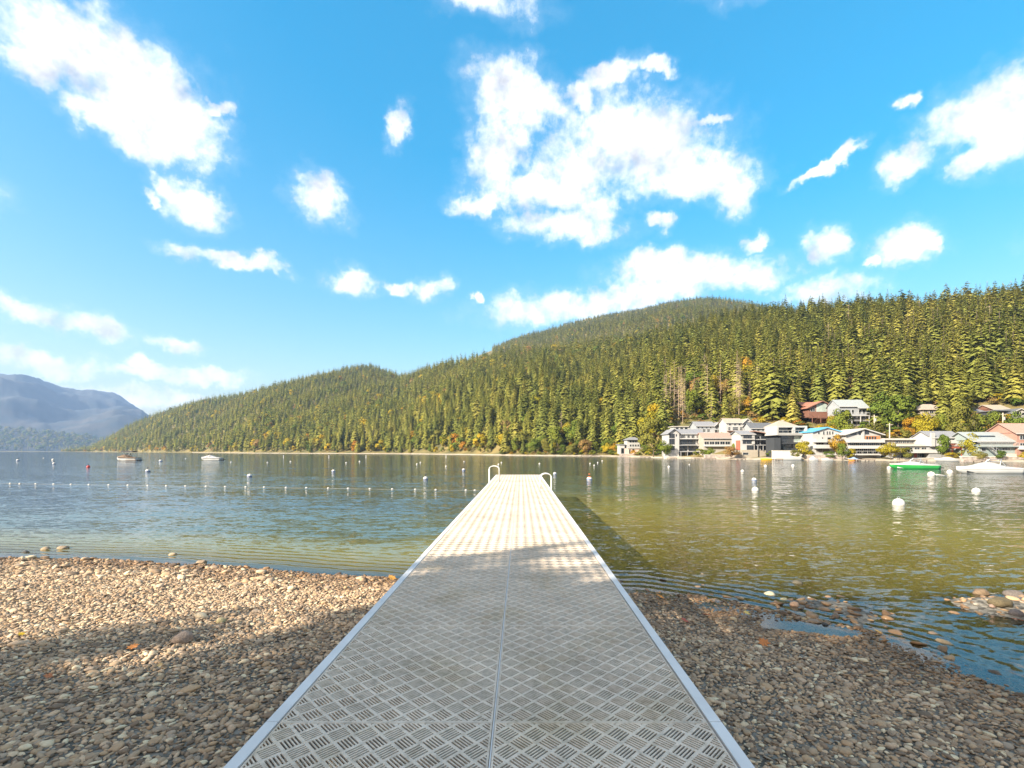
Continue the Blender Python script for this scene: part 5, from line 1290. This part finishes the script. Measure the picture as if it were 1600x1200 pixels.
# ------------------------------------------------------------------ buoys, float line
M_BW = mat('white_plastic', (0.50, 0.47, 0.43), 0.45, 0.06, 4); M_BB = mat('blue_band', (0.05, 0.10, 0.25), 0.5, 0.1, 4); M_BO = mat('orange_plastic', (0.75, 0.16, 0.03), 0.5, 0.1, 4)
M_BD = mat('dark_rubber', (0.03, 0.03, 0.035), 0.6, 0.1, 4); M_BR = mat('red_plastic', (0.42, 0.04, 0.03), 0.5, 0.1, 4); M_STEEL = mat('galvanised_steel', (0.45, 0.45, 0.45), 0.45, 0.1, 4, metal=.8)
def buoy(px, py, wpx, label, kind='ball', group=None):
    """py: waterline. ball: plain sphere, band: with blue band, cone: sphere with top post, cap: coloured top"""
    Y = CAMZ * FPX / (py - VY); R = max(wpx * Y / FPX / 2, .12) * .92
    o = thing('mooring_buoy', label, 'buoy', (PX(px, Y), Y, 0), group)
    up = .25 * R
    prof = [(0.001, up + R)] + [(R * math.sin(t), up + R * math.cos(t)) for t in np.linspace(.25, 2.85, 12)]
    prof = prof[::-1]
    MB().lathe(prof, 18).build('body', M_BR if kind == 'red' else M_BW, o, True)
    if kind in ('band', 'cone', 'cap'):
        MB().lathe([(R * 1.015 * math.sin(t), up + R * 1.015 * math.cos(t)) for t in np.linspace(1.75, 1.45, 4)], 18).build('band', M_BB, o, True)
    if kind == 'cap': MB().lathe([(R * .98 * math.sin(t) * 1.03, up + R * 1.02 * math.cos(t)) for t in np.linspace(.75, .02, 5)], 16).build('cap', M_BO, o, True)
    if kind in ('cone', 'cap', 'red'):
        MB().tube([(0, 0, up + R * .95), (0, 0, up + R * 1.75)], R * .17, 8, R * .12).build('top_post', M_BD, o)
        MB().lathe([(R * .15, up + R * 1.75), (R * .34, up + R * 1.8), (R * .34, up + R * 1.95), (0.001, up + R * 2.0)], 10).build('top_light', M_BD if kind != 'cap' else M_BO, o, True)
    else:
        t = [(R * .22 * math.cos(a), 0, up + R * 1.12 + R * .2 * math.sin(a)) for a in np.linspace(-.9, math.pi + .9, 10)]
        MB().tube(t, R * .05, 5).build('shackle', M_STEEL, o)
    return o
buoy(1404, 789, 18, 'nearest and largest white ball buoy, right of the dock')
buoy(1180, 767, 11, 'white ball buoy in front of the black and white modern house, lower of two')
buoy(1178.5, 751, 8, 'white buoy with dark top post just above the lower ball buoy', 'cone')
buoy(1525, 769, 12, 'white ball buoy below the long white covered boat')
buoy(1484, 739, 9, 'white ball buoy off the bow of the white covered boat')
buoy(1389, 732, 6, 'white ball buoy at the bow of the green boat')
buoy(921, 750, 9.5, 'white buoy with orange top just right of the dock end', 'cap')
buoy(867, 741, 6, 'white buoy with dark post beside the right dock ladder', 'cone')
buoy(665, 749, 8, 'white buoy with dark top nearest the left dock ladder', 'cone')
buoy(724.5, 735, 5.5, 'white buoy with dark post just beyond the left dock ladder', 'cone')
buoy(521, 737, 6, 'white buoy with dark top midway between the white cruiser and the dock', 'cone')
buoy(390, 745, 8, 'white ball buoy above the float line, right of the white cruiser', 'band')
buoy(231, 737, 7, 'white buoy with dark cap right below the brown boat', 'cone')
buoy(138, 730, 5, 'dark red buoy left of the brown boat', 'red')
buoy(84.5, 725, 4.5, 'small white buoy left of the dark red one, lower of a pair', 'cone')
buoy(83, 719, 4, 'small white buoy left of the dark red one, upper of a pair')
buoy(28, 720, 4.5, 'leftmost small white buoy on the far water', 'cone')
buoy(251, 721, 5, 'small dark-topped white buoy between the two moored boats on the left', 'cone')
buoy(1160, 737, 5.5, 'small white buoy up the water from the pair off the modern house')
buoy(1196, 729, 5, 'small white buoy off the tan concrete base of the three-storey house')
buoy(1239, 728.5, 5, 'small white buoy off the white covered launch on the shore')
buoy(1045, 730, 4, 'small white buoy off the large four-storey house')
FAR = 'tiny far-off white buoy, %s from the left among those under the wooded shore'; ORD = 'first second third fourth fifth sixth seventh eighth ninth tenth eleventh twelfth thirteenth fourteenth fifteenth sixteenth seventeenth eighteenth nineteenth'.split(); FG = 'small white buoys far out on the lake'
for px, py, w in ((68, 716, 3), (290, 717, 3), (361, 722.5, 4), (418, 723, 4), (454, 721.5, 4), (541, 723.5, 4.5), (562, 721.5, 4.5), (651.5, 725.5, 4.5), (657, 723, 4), (697, 729, 5), (725, 721.5, 3.5), (779, 726, 5), (783.5, 723, 4), (843, 725, 5), (922, 724.5, 4), (928.5, 727.5, 4.5), (934, 723, 4), (941, 720.5, 4), (1077, 726, 3.5)):
    buoy(px, py, w * .6, FAR % ORD[0], 'ball', FG); ORD.pop(0)
for px, py in ((514, 716.2), (572, 716), (697, 715.6), (443, 716)):
    Y = CAMZ * FPX / (py - VY); o = thing('marker_post', 'thin white marker post in the far water, %s' % {443: 'leftmost', 514: 'second from the left', 572: 'third from the left', 697: 'nearest the dock'}[px], 'marker', (PX(px, Y), Y, 0), 'white marker posts')
    MB().tube([(0, 0, -.6), (0, 0, 1.0)], .16, 8, .14).build('post', M_BW, o); MB().lathe([(.14, 1.0), (.2, 1.02), (.2, 1.15), (.001, 1.2)], 10).build('cap', M_BW, o)
# capsized float with tail, near the covered boat
Y = CAMZ * FPX / (743.5 - VY); o = thing('mooring_float', 'long white float lying over on the water between the two covered boats', 'float', (PX(1455, Y), Y, 0))
MB().lathe([(.001, -.2), (.25, -.12), (.36, .1), (.30, .32), (.16, .42), (.001, .48)], 14).build('body', M_BW, o, True)
MB().tube([(.2, 0, .12), (.7, 0, .1), (1.3, .05, .05), (1.7, .05, .0)], .11, 7, .04).build('tail', M_BW, o, True)
fl = thing('float_line', 'rope with a row of white floats marking the swimming area left of the dock', 'float line')
pts = []
for px in [-40, -12, 16, 31, 56, 84, 111, 139, 170, 200, 231, 260, 290, 322, 352, 384, 413, 447, 479, 513, 544, 578, 613, 649, 681, 728, 742]:
    py = 755.4 + max(px, -40) / 742 * 11.0; Y = CAMZ * FPX / (py - VY); p = Vector((PX(px, Y), Y, 0)); pts.append(p + Vector((0, 0, .0)))
    f = MB().lathe([(.001, -.075), (.028, -.07), (.045, -.04), (.05, 0), (.045, .04), (.028, .07), (.001, .075)], 12).build('float', M_BW, fl, True)
    f.rotation_euler = (0, math.radians(90), .1); f.location = p + Vector((0, 0, .02)); f.scale = (1, 1, 1.1)
pts += [Vector((-1.9, 28.2, .35)), Vector((DX0 + .05, DY1 + .03, deck_z(DY1) - .15))]
MB().tube(pts, .007, 5).build('rope', mat('wet_rope', (.17, .17, .15), .8, .1, 4), fl)

# ------------------------------------------------------------------ boats
M_GREEN = mat('green_gelcoat', (0.03, 0.30, 0.06), 0.25, 0.05, 2, coat=.5); M_WHITEG = mat('white_gelcoat', (0.44, 0.44, 0.43), 0.3, 0.04, 2, coat=.4); M_BLACKG = mat('black_gelcoat', (0.02, 0.02, 0.022), 0.25, 0.1, 2, coat=.5)
M_TANC = mat('tan_canvas', (0.13, 0.085, 0.055), 0.9, 0.12, 3); M_WHITEC = mat('white_canvas', (0.40, 0.385, 0.37), 0.9, 0.06, 3); M_TEAL = mat('teal_gelcoat', (0.05, 0.35, 0.36), 0.3, 0.05, 2); M_NAVYC = mat('dark_canvas', (0.05, 0.045, 0.045), 0.9, 0.1, 3)
def boat(px0, px1, py, label, hullm, stripem, coverm, peak=1.1, peak_t=.55, tower=None, bimini=None, low=None, name='motorboat', bow_up=.25, H=.75):
    Y = CAMZ * FPX / (py - VY); L_ = (px1 - px0) * Y / FPX; B = min(2.4, L_ * .36)
    o = thing(name, label, 'boat', (PX((px0 + px1) / 2, Y), Y, 0)); x = lambda t: (t - .5) * L_
    n = 16; T = np.linspace(0, 1, n)
    half = lambda t: B / 2 * min(1, (1 - (1 - min(t * 1.5, 1)) ** 2.2)) * (1 - .08 * max(0, t - .6)) + .03
    sheer = lambda t: H * (1 + bow_up * (1 - t) ** 1.6)
    def loft(rows, m, nm, parent=o, smooth=True, close=True):
        b = MB(); k = len(rows[0])
        b.v = [p for rw in rows for p in rw]
        for i in range(len(rows) - 1):
            for j in range(k - 1): b.f.append((i*k + j, i*k + j + 1, (i+1)*k + j + 1, (i+1)*k + j))
        if close: b.f.append(tuple((len(rows)-1)*k + j for j in range(k))); b.f.append(tuple(range(k-1, -1, -1)))
        return b.build(nm, m, parent, smooth)
    rows = []; srow = [[], []]
    for t in T:
        h, z = half(t), sheer(t); ch = h * (.55 + .4 * min(1, t * 2)); kz = -.35 + .75 * max(0, 1 - t * 4.5) ** 1.5; cz = kz * .3 + .12 + .35 * max(0, 1 - t * 3)
        rows.append([(x(t), -h, z), (x(t), -(h*.7 + ch*.3), z*.55 + cz*.45), (x(t), -ch, cz), (x(t), 0, kz), (x(t), ch, cz), (x(t), (h*.7 + ch*.3), z*.55 + cz*.45), (x(t), h, z)])
    hull = loft(rows, hullm, 'hull')
    for sgn in (-1, 1):
        b = []
        for t in T[1:]:
            h, z = half(t) + .02, sheer(t); b.append([(x(t), sgn * h, z - .02), (x(t), sgn * (h + .01), z - .10), (x(t), sgn * h * .985, z * .62 + .08)])
        loft(b, stripem, 'hull_stripe', hull, True, False)
    if low:
        for sgn in (-1, 1):
            b = []
            for t in T[2:]:
                h = half(t); ch = h * (.55 + .4 * min(1, t * 2)) + .03; b.append([(x(t), sgn * ch, .34), (x(t), sgn * (ch - .02), .13)])
            loft(b, low, 'chine_stripe', hull, True, False)
    rows = []
    for t in T:
        h, z = half(t) + .03, sheer(t) + .012; c = z + peak * math.exp(-((t - peak_t) / .24) ** 2) + .10
        rows.append([(x(t), -h, z - .05), (x(t), -h, z + .02), (x(t), -h * .62, z + (c - z) * .55), (x(t), -h * .2, c - .03), (x(t), h * .2, c - .03), (x(t), h * .62, z + (c - z) * .55), (x(t), h, z + .02), (x(t), h, z - .05)])
    loft(rows, coverm, 'cover')
    MB().box(x(1) - .02, x(1) + .75, -B * .36, B * .36, .12, .24).build('swim_platform', M_BLACKG if hullm is M_BLACKG else M_NAVYC, o)
    if tower:
        tt, th = tower; tw = MB()
        for sgn in (-1, 1):
            tw.tube([(x(tt) - .35, sgn * B * .43, H), (x(tt), sgn * B * .38, H + th * .75), (x(tt) + .25, sgn * B * .30, H + th)], .05, 6)
            tw.tube([(x(tt) + .7, sgn * B * .43, H), (x(tt) + .1, sgn * B * .37, H + th * .8)], .045, 6)
        tw.tube([(x(tt) + .25, -B * .3, H + th), (x(tt) + .25, B * .3, H + th)], .05, 6); tw.tube([(x(tt), -B * .38, H + th * .75), (x(tt), B * .38, H + th * .75)], .04, 6)
        tw.build('tower', M_BLACKG if stripem in (M_BLACKG,) else M_STEEL, o)
    if bimini:
        bt, bz, bl = bimini
        bm_ = MB(); xa, xb = x(bt) - bl/2, x(bt) + bl/2
        for y0, y1, z0, z1 in ((-B*.44, -B*.2, bz - .16, bz), (-B*.2, B*.2, bz, bz + .05), (B*.2, B*.44, bz, bz - .16)):
            bm_.slab((xa, y0, z0), (xb, y0, z0), (xb, y1, z1), (xa, y1, z1), .14)
        bm_.build('bimini_top', M_NAVYC, o)
        fr = MB()
        for sgn in (-1, 1):
            fr.tube([(x(bt) - bl*.4, sgn*B*.42, bz - .1), (x(bt), sgn*B*.45, H)], .025, 5); fr.tube([(x(bt) + bl*.4, sgn*B*.42, bz - .1), (x(bt), sgn*B*.45, H)], .025, 5)
        fr.build('bimini_frame', M_STEEL, o)
    return o
boat(1494, 1588, 739.5, 'long white speedboat under a white cover with black folded tower', M_WHITEG, M_WHITEG, M_WHITEC, .6, .52, (.62, 1.1), low=M_BLACKG, H=.62)
boat(1390, 1460, 732.5, 'bright green speedboat under a white cover', M_GREEN, M_GREEN, M_WHITEC, .42, .5, (.58, 1.0), low=M_WHITEG, H=.58)
boat(183, 217, 720, 'brown-covered wakeboard boat with black stern and dark bimini top', M_WHITEG, M_BLACKG, M_TANC, .75, .38, (.5, 1.2), (.55, 2.75, 3.2), low=M_TANC, H=.85)
boat(315, 347, 719.3, 'white covered cruiser with small tower, right of the brown boat', M_WHITEG, M_BLACKG, M_WHITEC, .7, .42, (.4, 1.35), H=.7)
boat(1460, 1500, 720.8, 'low white runabout moored at the shore below the red deck', M_WHITEG, M_WHITEG, M_WHITEC, .5, .5, H=.55)
boat(1209, 1250, 719.0, 'white covered launch on the shore in front of the modern house', M_WHITEG, M_WHITEG, M_WHITEC, .7, .5, H=.85)
boat(1264, 1277, 719.6, 'small white jet boat beside the round golden bush', M_WHITEG, M_BB, M_WHITEC, .6, .5, H=.5)
boat(1283, 1300, 719.8, 'white skiff on the shore before the blue-roofed house', M_WHITEG, M_WHITEG, M_WHITEC, .15, .5, H=.45)
boat(1188, 1205, 719.0, 'yellow kayak-like hull lying by the tan concrete base', mat('yellow_gelcoat', (.7, .42, .03), .4, .06), mat('yellow_gelcoat', (.7, .42, .03)), mat('yellow_gelcoat', (.7, .42, .03)), .1, .5, H=.4)
boat(1325, 1340, 720.2, 'blue and orange tarp-covered dinghy below the cedar-porch house', mat('orange_gelcoat', (.6, .25, .05), .5, .06), M_BB, mat('blue_tarp', (.25, .36, .55), .8, .08), .4, .6, H=.5)

# ------------------------------------------------------------------ small docks, walls and steps of the village shore
M_PLANK = mat('weathered_planks', (.24, .19, .15), .9, .2, 3); M_CONC = mat('pale_concrete', (.55, .51, .45), .9, .1, 1); M_STON = mat('rubble_wall', (.34, .28, .24), .9, .3, 1.2)
def jetty(px0, px1, py, label):
    Y = CAMZ * FPX / (py - VY); x0, x1 = PX(px0, Y), PX(px1, Y)
    o = thing('small_dock', label, 'dock', ((x0 + x1) / 2, Y, 0)); w = (x1 - x0) / 2; n = max(4, int(2 * w / .6))
    for k in range(n): MB().box(-w + 2*w*k/n, -w + 2*w*(k+1)/n - .03, 0, 2.6, .42, .52).build('plank', M_PLANK, o)
    for sx in (-w + .15, 0, w - .15):
        for y in (.2, 2.3): MB().tube([(sx, y, -1.2), (sx, y, .415)], .11, 7).build('post', M_PLANK, o)
    MB().box(-w, w, -.05, -.005, .2, .5).build('fascia_board', M_PLANK, o)
for a, b, p, l in ((1046, 1058, 717.3, 'small plank dock at the left corner of the four-storey house'), (1084, 1097, 717.6, 'small plank dock under the outside stair'), (1100, 1119, 718.2, 'plank dock below the bank of the long red-roofed house'),
                   (1151, 1166, 718.8, 'plank dock by the wide russet bush'), (1214, 1224, 719.6, 'tiny plank dock before the white launch'), (1338, 1368, 720.4, 'long plank dock below the cedar-porch house'),
                   (1415, 1450, 720.8, 'plank dock in front of the long flat-roofed house'), (1520, 1550, 722.2, 'plank dock below the sage green house'), (908, 940, 713.3, 'low plank dock at the wooded shore'), (1002, 1016, 715.2, 'plank dock beneath the big olive tree')):
    jetty(a, b, p, l)
def shorewall(px0, px1, Y, top, bot, m, label, th=.8):
    o = MB().box(-.5 * (PX(px1, Y) - PX(px0, Y)), .5 * (PX(px1, Y) - PX(px0, Y)), 0, th, PZ(bot, Y) - 1, PZ(top, Y)).build('retaining_wall', m, None, loc=(PX((px0 + px1) / 2, Y), Y, 0))
    x = .5 * (PX(px1, Y) - PX(px0, Y)); MB().box(-x - .1, x + .1, -.1, th + .1, PZ(top, Y) + .003, PZ(top, Y) + .15).build('coping', M_CONC, o)
    tag(o, label, 'wall')
shorewall(1208, 1252, 151, 704.5, 717, M_CONC, 'white retaining wall under the modern house'); shorewall(968, 1003, 229, 709.5, 714, M_STON, 'stone retaining wall under the small three-level house')
shorewall(1038, 1100, 180.5, 714, 717, M_CONC, 'low concrete sea wall in front of the four-storey house'); shorewall(1263, 1320, 143, 711.5, 717, M_STON, 'stone wall below the blue-roofed house'); shorewall(1504, 1600, 126.5, 714, 719, M_STON, 'long rubble wall below the sage green house')
shorewall(1398, 1466, 137, 716.3, 719, M_CONC, 'low concrete wall before the long flat-roofed house'); shorewall(1101, 1156, 166, 711, 716.5, M_STON, 'stone wall under the bank of the long red-roofed house')

# ------------------------------------------------------------------ trees behind the camera that shade the near beach and dock
SHADE_TREES = []
r_ = random.Random(5)
for Xs, Ye in ((-13, 5.0), (-11, 5.1), (-9, 5.2), (-7.6, 5.3), (-6.4, 5.5), (-5.3, 5.9), (-4.4, 7.0), (-3.7, 8.6), (-2.8, 9.2), (-1.8, 8.3), (-.8, 7.0), (.2, 6.8), (1.2, 7.0), (2.3, 7.4), (3.4, 7.7), (4.6, 8.0), (6, 8.2), (7.5, 8.3), (9, 8.3), (11, 8.4)):
    cut = 2.9 if Xs < 1.5 else 1.4 if Xs < 3 else .6
    if Xs < -2.5: cut = 2.3
    for drop, ya, yb in ((1.2 + cut, -14, -10), (2.6 + cut, -20, -15), (4.2 + cut, -26, -21), (5.2 + cut, -11, -8)):
        Yt = r_.uniform(ya, yb); h_ = (Ye - drop - Yt) / 1.153; SHADE_TREES.append((Xs - 1.588 * h_ + r_.uniform(-.4, .4), Yt, h_ - .75, 'c' if r_.random() < .2 else 'b'))
for k, (X, Y, H, c) in enumerate(SHADE_TREES):
    z = float(ground_z(np.array([float(X)]), np.array([float(Y)]))[0])
    plant('conifer' if c == 'c' else 'broad', k, X, Y, z, H, 1.3 if c == 'c' else .8, 'tall tree behind the beach shading the near gravel and dock', 'trees behind the beach', 'green')

# ------------------------------------------------------------------ haze
HB = MB().box(-9900, 9200, -3100, 6900, -14, 1080)
hz = HB.build('haze', None); tag(hz, 'thin blue haze lying over the lake and hills', 'haze', kind='stuff')
hm = bpy.data.materials.new('haze_air'); hm.use_nodes = True; nt = hm.node_tree; nt.nodes.clear()
ho = nt.nodes.new('ShaderNodeOutputMaterial'); pv = nt.nodes.new('ShaderNodeVolumePrincipled')
pv.inputs['Color'].default_value = (0.38, 0.58, 0.95, 1); pv.inputs['Density'].default_value = 0.9e-4; pv.inputs['Anisotropy'].default_value = 0.0
nt.links.new(pv.outputs[0], ho.inputs['Volume']); hz.data.materials.append(hm)
